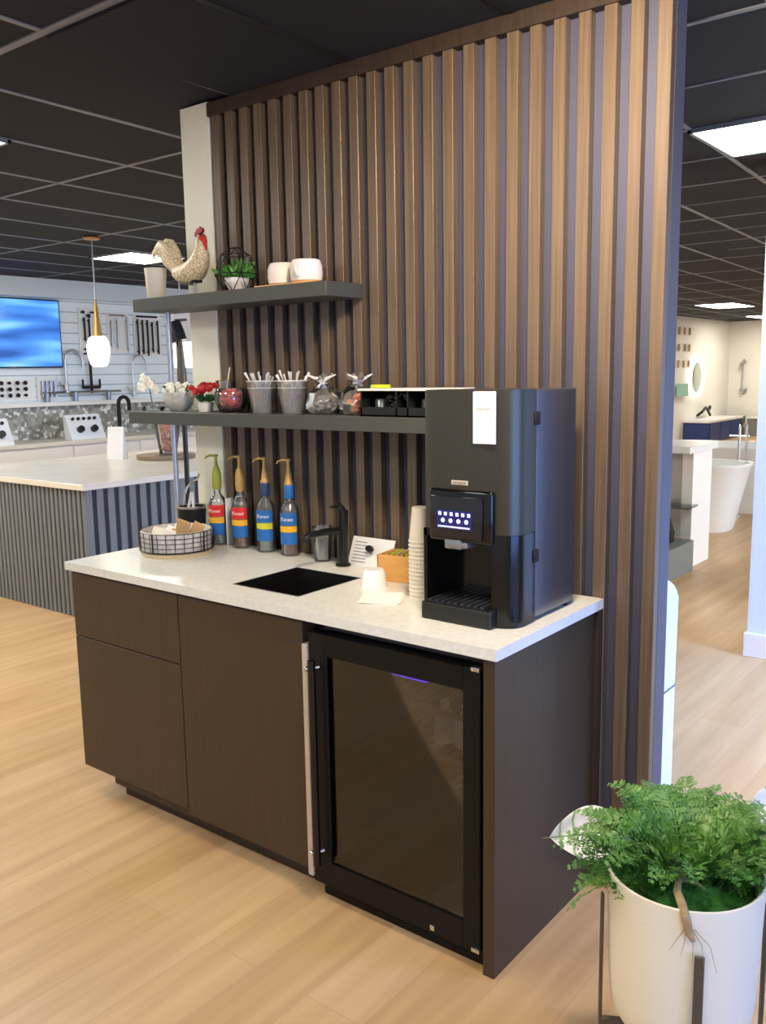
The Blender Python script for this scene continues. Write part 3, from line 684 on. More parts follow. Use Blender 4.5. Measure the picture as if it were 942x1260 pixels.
# ice bucket with scoops
t = thing('ice_bucket', 'black round bucket with silver handle behind the wire basket', 'bucket', (-1.758, -.095, ZC))
b = BM(); lathe(b, [(0, 0), (.050, 0), (.058, .15), (.059, .152), (.055, .152), (.048, .006), (0, .006)], 28); obj('bucket', b, 'black_matte', t)
b = BM(); lathe(b, [(.0585, .146), (.060, .148), (.060, .155), (.0555, .155), (.0555, .148)], 28); q = obj('rim', b, 'steel', t)
b = BM(); tube(b, [(-.054, 0, .15), (-.056, .01, .19), (-.042, .015, .225), (-.01, .018, .25), (.02, .018, .262), (.038, .015, .285)], .004, 8); q = obj('handle', b, 'chrome', t)
b = BM(); lathe(b, [(0, .11), (.054, .11)], 20); lathe(b, [(.03, .11), (.02, .14), (0, .15)], 12); obj('napkin_fill', b, 'paper', t)
for i, (x, y, a) in enumerate(((-.02, -.01, .5), (.015, .0, -.15))):
    b = BM(); tube(b, [(0, 0, .115), (.03*a, 0, .16), (.07*a, 0, .21)], [.010, .007, .009], 8, flat=.5)
    tag(obj('scoop', b, 'paper', None, True, (-1.758+x, -.095+y, ZC)), ('white scoop leaning right in the black bucket', 'white scoop standing upright in the black bucket')[i], 'scoop')

# cup near the faucet
b = BM(); lathe(b, [(0, 0), (.030, 0), (.038, .125), (.040, .127), (.037, .127), (.029, .006), (0, .006)], 28)
tag(obj('drinking_cup', b, 'glass_clear', None, True, (-1.075, -.06, ZC)), 'clear tumbler standing left of the black faucet', 'cup')
b = BM(); lathe(b, [(0, .007), (.028, .007), (.0335, .085), (0, .088)], 24)
tag(obj('nested_cup', b, 'cup_ivory', None, True, (-1.075, -.06, ZC)), 'ivory paper cup nested inside the clear tumbler', 'cup')

# leaning card
t = thing('info_card', 'grey printed card leaning on the slats behind the wooden box', 'card', (-.865, -.055, ZC), 0)
b = BM(); box(b, -.095, .095, -.001, .001, 0, .105); cdd = obj('sheet', b, 'pvc_white', t, False, (0, 0, 0), (-.38, 0, 0))
b = BM()
for r_ in range(7): box(b, -.08, -.02+random.uniform(-.02, .07), -.0016, -.001, .012+.012*r_, .015+.012*r_)
obj('print_lines', b, 'text_grey', cdd, False)
b = BM(); ball(b, (0, -.004, .066), .016, (1.2, .5, .8)); tag(obj('paper_clip', b, 'black_satin', None, True, (-.858, -.05, ZC)), 'small black clip on the grey card', 'clip')

# wooden box with tea
t = thing('wooden_box', 'honey coloured open wooden box left of the cup stack', 'box', (-.635, -.13, ZC), .16)
b = BM()
box(b, -.085, .085, -.055, -.048, 0, .088, .001, 1); box(b, -.085, .085, .048, .055, 0, .088, .001, 1); box(b, -.085, -.078, -.055, .055, 0, .088, .001, 1); box(b, .078, .085, -.055, .055, 0, .088, .001, 1); box(b, -.08, .08, -.05, .05, 0, .008)
obj('box_body', b, 'honey_wood', t, False)
for k in range(7):
    b = BM(); box(b, -.003, .003, -.04, .04, .01, .094, .001, 1)
    tag(obj('tea_sachet', b, ('tan_paper', 'label_lime', 'light_wood')[k % 3], None, False, (-.635-.055+.018*k, -.13-.008+.003*k, ZC), (0, 0, .16)), 'thin upright tea sachet filed in the honey wooden box', 'sachet', 'tea sachets in the wooden box')

# white cup upside down on napkins
t = thing('napkin_stack', 'flat stack of white napkins left of the coffee machine', 'napkins', (-.545, -.385, ZC), .5)
b = BM()
for k in range(4): box(b, -.062, .062, -.062, .062, .0015*k, .0015*k+.0012, 0, 1, Matrix.Rotation(.06*(k-1.5), 4, 'Z'))
obj('napkins', b, 'paper', t, False)
b = BM(); lathe(b, [(.0, .058), (.030, .058), (.036, .052), (.041, .012), (.043, .003), (.043, 0), (.040, 0), (.033, .05), (0, .053)], 28)
tag(obj('white_bowl', b, 'white_gloss', None, True, (-.665, -.27, ZC)), 'small white cup turned upside down beside the sink', 'cup')

# stack of cups, each one is a cup
cupb = BM(); lathe(cupb, [(0, .105), (.0265, .105), (.0275, .102), (.0370, .006), (.0395, .004), (.0395, 0), (.036, 0), (.026, .1), (0, .101)], 28)
c0 = None
for k in range(15):
    if c0 is None: c0 = obj('paper_cup', cupb, 'cup_ivory'); o = c0
    else: o = c0.copy(); COL.objects.link(o)
    o.location = (-.455, -.30, ZC+.0125*k)
    tag(o, {0: 'bottom ivory paper cup of the tall upturned stack', 14: 'topmost ivory paper cup of the tall upturned stack'}.get(k, 'ivory paper cup inside the tall upturned stack by coffee machine'), 'cup', 'stacked paper cups')

# ------------------------------------------------------------------ coffee machine
t = thing('coffee_machine', 'tall black and bronze touchscreen coffee machine on the counter', 'coffee machine', (0, 0, ZC))
def front_poly(yb, x0=-.333, x1=-.045, yf=-.455, rc=.055):
    p = [(x0, yb), (x0, yf+.012), (x0+.004, yf+.004), (x0+.012, yf)]
    p += [(x0+(x1-rc-x0)*i/6, yf-.008*math.sin(PI*i/6)) for i in range(1, 6)]
    for i in range(9):
        a = -PI/2+PI/2*i/8; p.append((x1-rc+rc*math.cos(a), yf+rc+rc*math.sin(a)))
    p.append((x1, yb)); return p
b = BM(); prism(b, front_poly(-.347), .252, .632, 'z', .002); dr_ = obj('upper_door', b, 'bronze_metal', t); dr_['label'] = 'brushed bronze upper door'
b = BM(); box(b, -.333, -.047, -.340, -.108, .012, .630, .004, 2); obj('rear_body', b, 'steel_dark', t, False)
b = BM(); box(b, -.327, -.052, -.347, -.340, .014, .628); obj('seam_gasket', b, 'black_matte', t, False)
# lower black shell: back, column, sills
b = BM()
prism(b, [(-.112, -.347), (-.112, -.459)] + [q_ for q_ in front_poly(-.347) if q_[0] > -.105], .004, .2515, 'z', .0015)
box(b, -.333, -.322, -.457, -.347, .004, .2515); box(b, -.333, -.11, -.362, -.347, .004, .2515); box(b, -.333, -.11, -.457, -.347, .232, .2515)
obj('lower_shell', b, 'black_gloss', t)
b = BM(); box(b, -.325, -.10, -.485, -.36, .0, .050, .006, 2); box(b, -.315, -.12, -.478, -.365, .050, .053); tr = obj('drip_tray', b, 'black_satin', t, False)
b = BM()
for i in range(9): box(b, -.308+.021*i, -.297+.021*i, -.472, -.37, .053, .056)
obj('tray_grate', b, 'steel_dark', tr, False)
b = BM(); box(b, -.305, -.104, -.472, -.44, .225, .368, .008, 3); sb = obj('screen_surround', b, 'black_gloss', t)
b = BM(); box(b, -.294, -.130, -.480, -.470, .236, .350, .003, 2); sc_ = obj('screen', b, 'screen_glass', sb)
b = BM(); box(b, -.272, -.160, -.4808, -.4796, .262, .312); obj('display', b, 'screen_blue', sc_, False)
b = BM()
for i in range(6):
    x = -.262+.0185*i; box(b, x-.005, x+.005, -.4814, -.4806, .297, .307, .0003, 1)
for i in range(4):
    x = -.252+.025*i; lathe_b = BM(); lathe(lathe_b, [(0, 0), (.0065, 0), (.0065, .0006), (0, .0006)], 14); merge(b, lathe_b, Matrix.Translation((x, -.4808, .284)) @ Matrix.Rotation(PI/2, 4, 'X'))
box(b, -.268, -.166, -.4816, -.4806, .265, .2695)
obj('menu_icons', b, 'icon_light', sc_, False)
b = BM(); box(b, -.252, -.196, -.476, -.40, .205, .232, .005, 2); box(b, -.205, -.178, -.474, -.42, .210, .226, .004, 2); obj('nozzle', b, 'tin', t)
b = BM(); box(b, -.166, -.099, -.4665, -.458, .492, .628, .0015, 1); lb = obj('paper_label', b, 'pvc_white', t, False); lb['label'] = 'tall white sticker'
b = BM(); tube(b, [(-.157+.0024*i, -.4668, .583+.0045*math.sin(i*1.9)*(1.4 if i in (3, 11) else .7)) for i in range(20)], .0007, 5); obj('script_lettering', b, 'text_grey', lb)
b = BM(); box(b, -.235, -.183, -.4655, -.458, .380, .392, .001, 1); q = obj('badge', b, 'aluminium', t, False); q['label'] = 'small silver badge'
b = BM()
for i in range(6): box(b, -.229+.007*i, -.2245+.007*i, -.4662, -.4654, .3835, .3885)
obj('badge_marks', b, 'text_grey', q, False)
for z in (.555, .185):
    b = BM(); box(b, -.0485, -.040, -.357, -.329, z-.018, z+.018, .004, 2); obj('hinge', b, 'black_matte', t)
for x in (-.31, -.07):
    for y in (-.34, -.13):
        b = BM(); lathe(b, [(0, 0), (.015, 0), (.015, .014), (0, .014)], 12, (x, y, 0)); obj('foot', b, 'black_matte', t)

# ------------------------------------------------------------------ potted fern and stand
PXc, PYc, PZ = .572, -.888, .66
t = thing('potted_fern', 'lacy green fern in a big cream pot at lower right', 'plant', (PXc, PYc, .34))
b = BM(); lathe(b, [(0, 0), (.085, 0), (.112, .012), (.128, .04), (.134, .09), (.142, .32), (.139, .322), (.134, .318), (.127, .10), (.1, .03), (0, .02)], 56)
pot = obj('pot', b, 'pot_cream', t)
b = BM(); lathe(b, [(.1345, .262), (.11, .285), (.06, .305), (0, .31)], 40)
for v in b.verts: v.co.z += .008*math.sin(v.co.x*90)*math.sin(v.co.y*80)
obj('moss', b, 'moss', t)
b = BM()
for k in range(1500):
    a = random.uniform(0, 2*PI); r = .132*math.sqrt(random.random()); z = .268+.045*(1-(r/.132)**2); d = Vector((random.uniform(-1, 1), random.uniform(-1, 1), random.uniform(.3, 1.2))).normalized()*.016
    p0 = Vector((r*math.cos(a), r*math.sin(a), z)); s = d.orthogonal().normalized()*.0022
    vs_ = [b.verts.new(p0-s), b.verts.new(p0+s), b.verts.new(p0+d)]; b.faces.new(vs_)
o = obj('moss_blades', b, 'moss', t, False); o['kind'] = 'stuff'
def frond(base, az, L, lift, droop, wid=.075):
    b = BM(); n = 13; pts = []
    dirh = Vector((math.cos(az), math.sin(az), 0))
    for i in range(n+1):
        s = i/n; ang = lift-(lift+droop)*s*s
        if i == 0: pts.append(Vector(base))
        else: pts.append(pts[-1]+(dirh*math.cos(ang)+Vector((0, 0, 1))*math.sin(ang))*L/n)
    tube(b, pts, [.0018*(1-.75*i/n) for i in range(n+1)], 5)
    side0 = Vector((-dirh.y, dirh.x, 0)); tw = random.uniform(-.5, .5)
    for i in range(2, n+1):
        s = i/n; tdir = (pts[i]-pts[i-1]).normalized()
        nrm0 = tdir.cross(side0).normalized(); side = (side0*math.cos(tw)+nrm0*math.sin(tw)).normalized(); nrm = tdir.cross(side).normalized()
        plen = wid*min(1, (1.05-s)*1.5)*min(1, .45+s*1.6)
        for sg in (-1, 1):
            curl = random.uniform(-.35, .35)
            pd = (side*sg+tdir*.45+nrm*curl).normalized(); m_ = 5
            perp = (tdir-pd*tdir.dot(pd)).normalized()
            for j in range(1, m_+1):
                f = j/m_; c = pts[i]+pd*plen*f+Vector((0, 0, -1))*plen*.15*f*f
                ll = plen*.36*(1-.62*f)+.003
                for q_ in (-1, 1):
                    tip = c+(perp*q_*.8+pd*.6)*ll+nrm*random.uniform(-.35, .35)*ll
                    w = pd*ll*.42; mid = c+(tip-c)*.6
                    b.faces.new([b.verts.new(c-w*.35), b.verts.new(mid-w), b.verts.new(tip-w*.2), b.verts.new(tip+w*.35), b.verts.new(mid+w*.8)])
            e = pts[i]+pd*plen*1.05+Vector((0, 0, -1))*plen*.15; w = tdir*.0016
            b.faces.new([b.verts.new(pts[i]-w), b.verts.new(pts[i]+w), b.verts.new(e)])
    return b
cam_dir = math.atan2(CY-PYc, CX-PXc)
random.seed(21)
specs = []
k = 0
while len(specs) < 78:
    k += 1
    az = k*2.399; rel = (az-cam_dir+PI) % (2*PI)-PI; f = random.random()
    if abs(rel) < .75 and f < .75: continue
    rr = .015+.05*random.random(); back = Vector((math.cos(cam_dir), math.sin(cam_dir), 0))*-.03
    front = abs(rel) < 1.2
    left = .6 < -rel*1 < 2.4 or False
    specs.append(((rr*math.cos(az)+back.x, rr*math.sin(az)+back.y, .285), az, (.13 if front else .17)+.05*random.random(), (1.25 if front else 1.42)-(.15 if front else .75)*f, random.uniform(.1, .7)))
for s in specs: obj('frond', frond(s[0], s[1], s[2], s[3], s[4], .046), 'fern_green', t, False)
LA = cam_dir-PI/2
for (da, L, li, dr2, w) in ((.12, .20, .55, .8, .055), (.45, .21, .25, .9, .06), (.3, .19, .4, .9, .055), (-.2, .20, .8, .5, .04), (PI-.3, .22, .9, .4, .04), (PI+.3, .24, .8, .4, .04), (PI, .24, .6, .5, .04)):
    obj('frond', frond((.03*math.cos(LA+da), .03*math.sin(LA+da), .29), LA+da, L, li, dr2, w), 'fern_green', t, False)
toc = Vector((math.cos(cam_dir), math.sin(cam_dir), 0)); lft = Vector((toc.y, -toc.x, 0))
def cp(a, l, z): v = toc*a+lft*l; return (v.x, v.y, z)
b = BM(); tube(b, [cp(.04, .01, .32), cp(.09, .012, .325), cp(.128, .003, .326), cp(.147, -.004, .315), cp(.15, -.012, .285), cp(.147, -.018, .272)], [.006, .007, .008, .008, .007, .004], 10)
for k in range(5): tube(b, [cp(.150, -.004-.004*k, .295), cp(.153, .01-.014*k, .27), cp(.149, .022-.02*k, .245-.006*k)], [.001, .0007, .0004], 5)
tube(b, [cp(.04, .01, .32), cp(.03, -.02, .315), cp(.05, -.05, .30)], [.005, .004, .002], 8)
obj('rhizome', b, 'rhizome', t)

# broad pale leaf behind the fern
def big_leaf(t, c, L, Wd, az, tilt, roll):
    b = BM(); n, m_ = 16, 8; g_ = []
    for i in range(n+1):
        s = i/n; w = Wd*math.sin(PI*s**.75)**.8 if 0 < s < 1 else 0.0005
        g_.append([b.verts.new((L*s, w*(j/m_*2-1), .02*abs(j/m_*2-1)**2*1.2-.03*s*s)) for j in range(m_+1)])
    for i in range(n):
        for j in range(m_): b.faces.new((g_[i][j], g_[i+1][j], g_[i+1][j+1], g_[i][j+1]))
    o = obj('leaf', b, 'pale_leaf', t, True, c, (roll, tilt, az)); sol = o.modifiers.new('s', 'SOLIDIFY'); sol.thickness = .0012
    b = BM(); tube(b, [(-.02, 0, -.002), (L*.5, 0, -.006), (L*1.0, 0, -.028), (L*1.12, 0, -.03)], [.0025, .002, .0012, .0008], 6); obj('vein', b, 'vein_green', o)
    return o
t2 = thing('pale_leaf_plant', 'white caladium plant with round pale leaves behind the fern', 'plant', (.467, -.575, 0))
b = BM(); lathe(b, [(0, 0), (.07, 0), (.08, .02), (.10, .26), (.095, .262), (.075, .03), (0, .025)], 36); obj('pot', b, 'pot_cream', t2)
b = BM(); lathe(b, [(0, .24), (.092, .24)], 30); obj('soil', b, 'moss', t2)
b = BM(); tube(b, [(0, 0, .24), (-.05, -.01, .40), (-.135, -.045, .538)], .004, 8); tube(b, [(.01, 0, .24), (.09, .04, .45), (.17, .02, .645)], .004, 8); obj('stem', b, 'stem_green', t2)
big_leaf(t2, (-.135, -.045, .54), .16, .060, PI+.60, .10, -1.0)
big_leaf(t2, (.13, .02, .645), .16, .055, .35, -.1, .9)

# plant stand
RS = .1465
t = thing('plant_stand', 'bronze metal plant stand with flat legs around the cream pot', 'plant stand', (PXc, PYc, 0), cam_dir)
for k in range(4):
    a = k*PI/2+.20; c_, s_ = math.cos(a), math.sin(a); b = BM()
    box(b, RS, RS+.006, -.0085, .0085, 0.0, .585 if k == 0 else .60, .002, 1, Matrix.Rotation(a, 4, 'Z')); obj('leg', b, 'stand_bronze', t, False)
    b = BM(); box(b, .0, RS, -.006, .006, .325+.0001*k, .337, 0, 1, Matrix.Rotation(a, 4, 'Z')); obj('cross_bar', b, 'stand_bronze', t, False)

# ------------------------------------------------------------------ left showroom: island, counter, display wall
t = thing('kitchen_island', 'large reeded kitchen island with cream top in left background', 'island', (0, 0, 0))
IX0, IX1, IY0, IY1 = -5.75, -3.93, .83, 4.2
obj('body', box(BM(), IX0+.02, IX1-.012, IY0+.012, IY1, 0, .87), 'reeded_dark', t, False)
b = BM()
n = 33
for i in range(n): x = IX1-.012-.052*i; prism(b, [(x-.034, IY0+.012), (x-.034, IY0+.004), (x-.027, IY0), (x-.007, IY0), (x, IY0+.004), (x, IY0+.012)], .0, .868)
obj('front_reeding', b, 'reeded_grey', t, False)
b = BM()
for i in range(38): y = IY0+.005+.085*i; prism(b, [(IX1-.012, y), (IX1-.004, y), (IX1, y+.007), (IX1, y+.045), (IX1-.004, y+.052), (IX1-.012, y+.052)], .0, .868)
obj('side_reeding', b, 'reeded_grey', t, False)
obj('island_top', box(BM(), IX0, IX1+.02, IY0-.025, IY1+.02, .87, .91, .003, 1), 'island_top', t, False)
t = thing('wall_cabinet_run', 'white base cabinet run with pale counter against mosaic tile wall', 'cabinet', (0, 0, 0))
obj('cabinet_body', box(BM(), LX+.02, -7.28, -.5, 7.2, 0, .89), 'white_matte', t, False)
obj('counter', box(BM(), LX+.021, -7.25, -.52, 7.22, .89, .93, .003, 1), 'island_top', t, False)
for i in range(9): obj('door', box(BM(), -7.279, -7.26, -.48+.85*i, .35+.85*i, .1, .87, .003, 1), 'white_matte', t, False)
# round board with flower wrap
t = thing('serving_board', 'round brown wooden board on the kitchen island', 'board', (-4.93, 2.28, .91))
b = BM(); lathe(b, [(0, 0), (.235, 0), (.24, .01), (.24, .035), (0, .035)], 36); obj('disc', b, 'board_wood', t)
t = thing('candy_jar', 'clear jar of orange sweets on the round wooden board', 'jar', (-4.90, 2.28, .945))
b = BM(); lathe(b, [(0, 0), (.07, 0), (.115, .30), (.11, .30), (.066, .008), (0, .008)], 28); obj('jar', b, 'glass_clear', t)
b = BM()
for k in range(80):
    a = random.uniform(0, 2*PI); z = random.uniform(.03, .29); r = random.uniform(.2, 1)*(.05+.13*z); ball(b, (r*math.cos(a), r*math.sin(a), z), .022, (1, .8, .8), 8, 5)
tag(obj('orange_sweets', b, 'candy_orange', None, True, (-4.90, 2.28, .945)), 'orange sweets filling the jar on the round board', 'candy', kind='stuff')
for i, (x, y, m_, lab) in enumerate(((-5.24, 2.02, 'paper', 'white folded card standing on island left of the jar'), (-4.74, 2.62, 'wall_bluewhite', 'pale blue upright box on island right of the jar'))):
    b = BM()
    if i == 0: prism(b, [(-.05, 0), (.05, 0), (.0, .27)], -.07, .07, 'x'); z = .91
    else: box(b, -.07, .07, -.10, .10, 0, .30, .003); z = .91
    tag(obj(('folded_card', 'display_box')[i], b, m_, None, False, (x, y, z), (0, 0, (.5, 0)[i])), lab, ('card', 'box')[i])

def gooseneck(name, label, cat, loc, h, m_, r=.018, reach=.11, rz=0, handle=True):
    t = thing(name, label, cat, loc, rz)
    b = BM(); lathe(b, [(0, 0), (r*1.9, 0), (r*1.9, .012), (r*1.3, .02), (r*1.3, .10), (r, .11), (0, .11)], 18); obj('base', b, m_, t)
    pts = [(0, 0, .10), (0, 0, h*.72)] + [(0, reach-reach*math.cos(a), h*.72+reach*1.1*math.sin(a)) for a in (.5, 1.0, 1.57, 2.1, 2.64, 3.14)] + [(0, 2*reach, h*.56)]
    b = BM(); tube(b, pts, r*.72, 10); obj('spout', b, m_, t)
    if handle: b = BM(); tube(b, [(0, 0, .06), (.0, -.06, .07), (0, -.09, .12)], [r*.6, r*.5, r*.4], 8); obj('lever', b, m_, t)
    return t
gooseneck('faucet', 'black spring-neck faucet on the far white counter', 'faucet', (-7.4, 3.60, .93), .50, 'black_matte', .03, .07, 0)
ZL = 1.325
gooseneck('display_faucet', 'large chrome gooseneck faucet on the ledge under the television', 'faucet', (LX+.06, 3.25, ZL+.10), .48, 'steel', .018, .11, 0)
gooseneck('display_faucet', 'chrome gooseneck faucet on ledge under the black handle board', 'faucet', (LX+.06, 4.14, ZL+.03), .52, 'steel', .014, .10, 0)
t = thing('bridge_faucet', 'dark two-handle bridge faucet on the ledge below the pendant', 'faucet', (LX+.06, 3.57, ZL+.08))
b = BM(); tube(b, [(0, 0, 0), (0, 0, .40)], .016, 10); obj('stem', b, 'black_matte', t)
b = BM(); cyl(b, (0, -.11, .07), (0, .11, .07), .018, 10)
for y in (-.11, .11): cyl(b, (0, y, .07), (0, y, .16), .012, 8)
obj('cross_handles', b, 'black_matte', t)
t = thing('pipe_rail', 'brushed steel pipe rail standing on the far wall ledge', 'rail', (LX+.068, 0, ZL))
b = BM(); cyl(b, (0, 2.95, .10), (0, 3.95, .10), .014, 8); obj('rail', b, 'steel', t)
for y in (3.0, 3.35, 3.78): b = BM(); cyl(b, (0, y, .0), (0, y, .10), .028, 8); obj('post', b, 'tin', t)
# television
t = thing('television', 'wall television showing a blue picture at left photo edge', 'television', (LX, 2.57, 2.06))
obj('bezel', box(BM(), .012, .05, -.665, .665, -.365, .365, .004), 'black_satin', t)
obj('screen', box(BM(), .046, .053, -.65, .65, -.35, .35), 'tv_picture', t, False)
obj('wall_mount', box(BM(), .001, .014, -.2, .2, -.15, .15), 'black_matte', t, False)
# hardware boards
def hboard(y0, y1, z0, z1, lab, pulls, m_='white_gloss', pm='black_matte'):
    t = thing('hardware_board', lab, 'display board', (LX, 0, 0)); obj('panel', box(BM(), .002, .018, y0, y1, z0, z1, .002, 1), m_, t, False)
    for (kind, y, z, s) in pulls:
        b = BM()
        if kind == 'v': cyl(b, (.045, y, z-s/2), (.045, y, z+s/2), .011, 8); cyl(b, (.018, y, z-s*.4), (.045, y, z-s*.4), .009, 6); cyl(b, (.018, y, z+s*.4), (.045, y, z+s*.4), .009, 6)
        elif kind == 'h': cyl(b, (.045, y-s/2, z), (.045, y+s/2, z), .011, 8); cyl(b, (.018, y-s*.4, z), (.045, y-s*.4, z), .009, 6); cyl(b, (.018, y+s*.4, z), (.045, y+s*.4, z), .009, 6)
        else: tube(b, [(.018, y, z), (.03, y, z), (.05, y, z)], [.012, .012, s], 10)
        obj('pull' if kind != 'k' else 'knob', b, pm, t)
hboard(3.48, 3.78, 1.80, 2.36, 'white board of small black knobs and pulls behind the pendant',
       [('k', 3.53, 2.31, .02), ('k', 3.60, 2.27, .025), ('h', 3.68, 2.31, .10), ('v', 3.54, 2.12, .26), ('v', 3.60, 2.12, .24), ('k', 3.68, 2.15, .02), ('k', 3.73, 2.05, .022), ('k', 3.58, 1.97, .02), ('k', 3.72, 1.94, .018), ('h', 3.60, 1.90, .16), ('h', 3.60, 1.85, .18)])
hboard(4.22, 4.62, 1.83, 2.32, 'white board of long vertical black pulls below upper shelf end',
       [('v', 4.26, 2.05, .42), ('v', 4.33, 2.05, .40), ('v', 4.40, 2.04, .42), ('v', 4.47, 2.05, .36), ('v', 4.55, 2.05, .4), ('h', 4.40, 2.29, .3)])
hboard(3.86, 4.16, 1.86, 2.32, 'white board of slim steel pulls right of the pendant lamp',
       [('v', 3.90, 2.08, .3), ('v', 3.98, 2.08, .34), ('v', 4.12, 2.08, .4), ('h', 3.98, 2.29, .2)], pm='steel')
hboard(4.70, 5.10, 1.80, 2.34, 'white board with black towel bars nearest the lit mirror',
       [('v', 4.74, 2.1, .42), ('v', 4.84, 2.1, .36), ('h', 4.9, 1.88, .25)])
hboard(2.40, 2.90, 1.345, 1.60, 'low white board of round black knobs under the television',
       [('k', 2.50+.09*i, 1.41+.065*j, .024 if (i+j) % 3 else .018) for i in range(4) for j in range(3)])
hboard(2.92, 3.16, 1.345, 1.60, 'low white board of thin steel pulls under the television', [('v', 2.97+.05*i, 1.47, .18) for i in range(4)], pm='steel')
# range control panels on counter
def knobpanel(y, w, lab, tilt=.42):
    t = thing('control_panel', lab, 'control panel', (-7.50, y, .93))
    b = BM(); prism(b, [(0, 0), (.14, 0), (.02, .26), (-.02, .26)], -w/2, w/2, 'y', .003)
    obj('housing', b, 'pvc_white', t, False)
    for k in range(5):
        f_ = .82; x = .14-.12*f_; b = BM(); tube(b, [(x, -w*.32+w*.16*k, .26*f_), (x+.02, -w*.32+w*.16*k, .26*f_+.009)], .017, 10); obj('button', b, 'black_satin', t)
    for s in (-.2, .2):
        f_ = .38; x = .14-.12*f_; b = BM(); tube(b, [(x, s*w, .26*f_), (x+.045, s*w, .26*f_+.02)], .036, 14); obj('knob', b, 'black_satin', t)
knobpanel(3.18, .42, 'white sloped panel with black knobs beside the black faucet'); knobpanel(2.12, .40, 'white sloped knob panel cut off by the left photo edge')
# pendant
PP = (-4.93, 1.691)
t = thing('pendant_lamp', 'glowing white globe pendant with gold stem hanging over the island', 'pendant lamp', (*PP, H))
b = BM(); lathe(b, [(0, 0), (.055, 0), (.062, -.008), (.055, -.02), (0, -.024)], 24); obj('canopy', b, 'brass', t)
b = BM(); cyl(b, (0, 0, -.02), (0, 0, -.52), .006, 8); obj('rod', b, 'steel', t)
b = BM(); tube(b, [(0, 0, -.46), (0, 0, -.62), (0, 0, -.745)], [.008, .022, .038], 16); obj('cone', b, 'brass', t)
b = BM(); lathe(b, [(0, -.735), (.05, -.738), (.07, -.755), (.083, -.80), (.085, -.84), (.078, -.90), (.064, -.95), (.045, -.965), (0, -.968)], 28); obj('globe', b, 'glow_warm', t)
# black faucet display post, glowing panel for the brightness seen behind it
t = thing('display_post', 'black floor display post with bright panel behind the shelf post', 'display post', (-3.42, 1.25, 0))
b = BM(); cyl(b, (0, 0, .02), (.0, 0, 1.45), .016, 12); lathe(b, [(0, 0), (.14, 0), (.14, .02), (0, .02)], 24); obj('pole', b, 'black_satin', t)
b = BM(); tube(b, [(0, 0, 1.45), (0, 0, 1.60), (-.01, 0, 1.82)], [.034, .03, .02], 12); obj('stem', b, 'stand_bronze', t)
b = BM(); tube(b, [(-.01, 0, 1.80), (-.03, -.01, 1.86), (-.045, -.02, 1.92)], [.052, .055, .05], 16); obj('post_head', b, 'black_satin', t)
obj('bracket', box(BM(), -.03, .06, -.01, .01, 1.925, 1.94), 'black_satin', t, False)
obj('light_panel', box(BM(), -.135, .04, .05, .07, 1.64, 1.80, .004), 'glow_white', t, False)

# ------------------------------------------------------------------ right background
# white rounded bin behind the slat wall
t = thing('white_cabinet', 'glossy white round-topped cabinet standing behind the slat wall', 'cabinet', (-.18, .64, 0))
b = BM(); prism(b, [(-.15, 0), (.15, 0), (.15, .76)] + [(.15-.05*(1-math.cos(a)), .76+.06*math.sin(a)) for a in (.4, .8, 1.2, 1.57)] + [(-.10, .82), (-.15, .76)], -.08, .08, 'y', .008); obj('shell', b, 'white_gloss', t)
b = BM(); box(b, -.14, .152, -.08, .08, .42, .428); obj('seam', b, 'text_grey', t, False)
# glass shelf console
t = thing('console', 'white display console with glass shelf right of slat wall', 'console', (0, 0, 0))
obj('side_panel', box(BM(), -1.40, -1.315, 4.56, 5.0, 0, .93), 'white_matte', t, False)
obj('top', box(BM(), -2.3, -1.28, 4.38, 5.03, .93, .985, .004), 'white_gloss', t, False)
obj('back_panel', box(BM(), -2.3, -1.40, 4.97, 5.0, 0, .93), 'white_matte', t, False)
obj('glass_front', box(BM(), -2.2, -1.405, 4.57, 4.58, .55, .925), 'glass_blue', t, False)
obj('glass_shelf', box(BM(), -2.2, -1.28, 4.36, 4.60, .50, .515), 'glass_green', t, False)
t = thing('plinth', 'low grey box plinth below the glass shelf', 'plinth', (0, 0, 0))
obj('box_body', box(BM(), -2.1, -1.265, 3.85, 4.49, 0, .245, .003, 1), 'grey_box', t, False)
t = thing('handbag', 'black rounded bag sitting on the low grey plinth', 'bag', (-1.46, 4.30, .245))
b = BM(); prism(b, [(-.09, 0), (.09, 0), (.095, .08), (.06, .18), (0, .21), (-.06, .18), (-.095, .08)], -.05, .05, 'y', .01); obj('pouch', b, 'black_satin', t)
b = BM(); tube(b, [(-.05, 0, .17), (-.03, 0, .24), (.03, 0, .24), (.05, 0, .17)], .006, 8); obj('handle', b, 'black_satin', t)
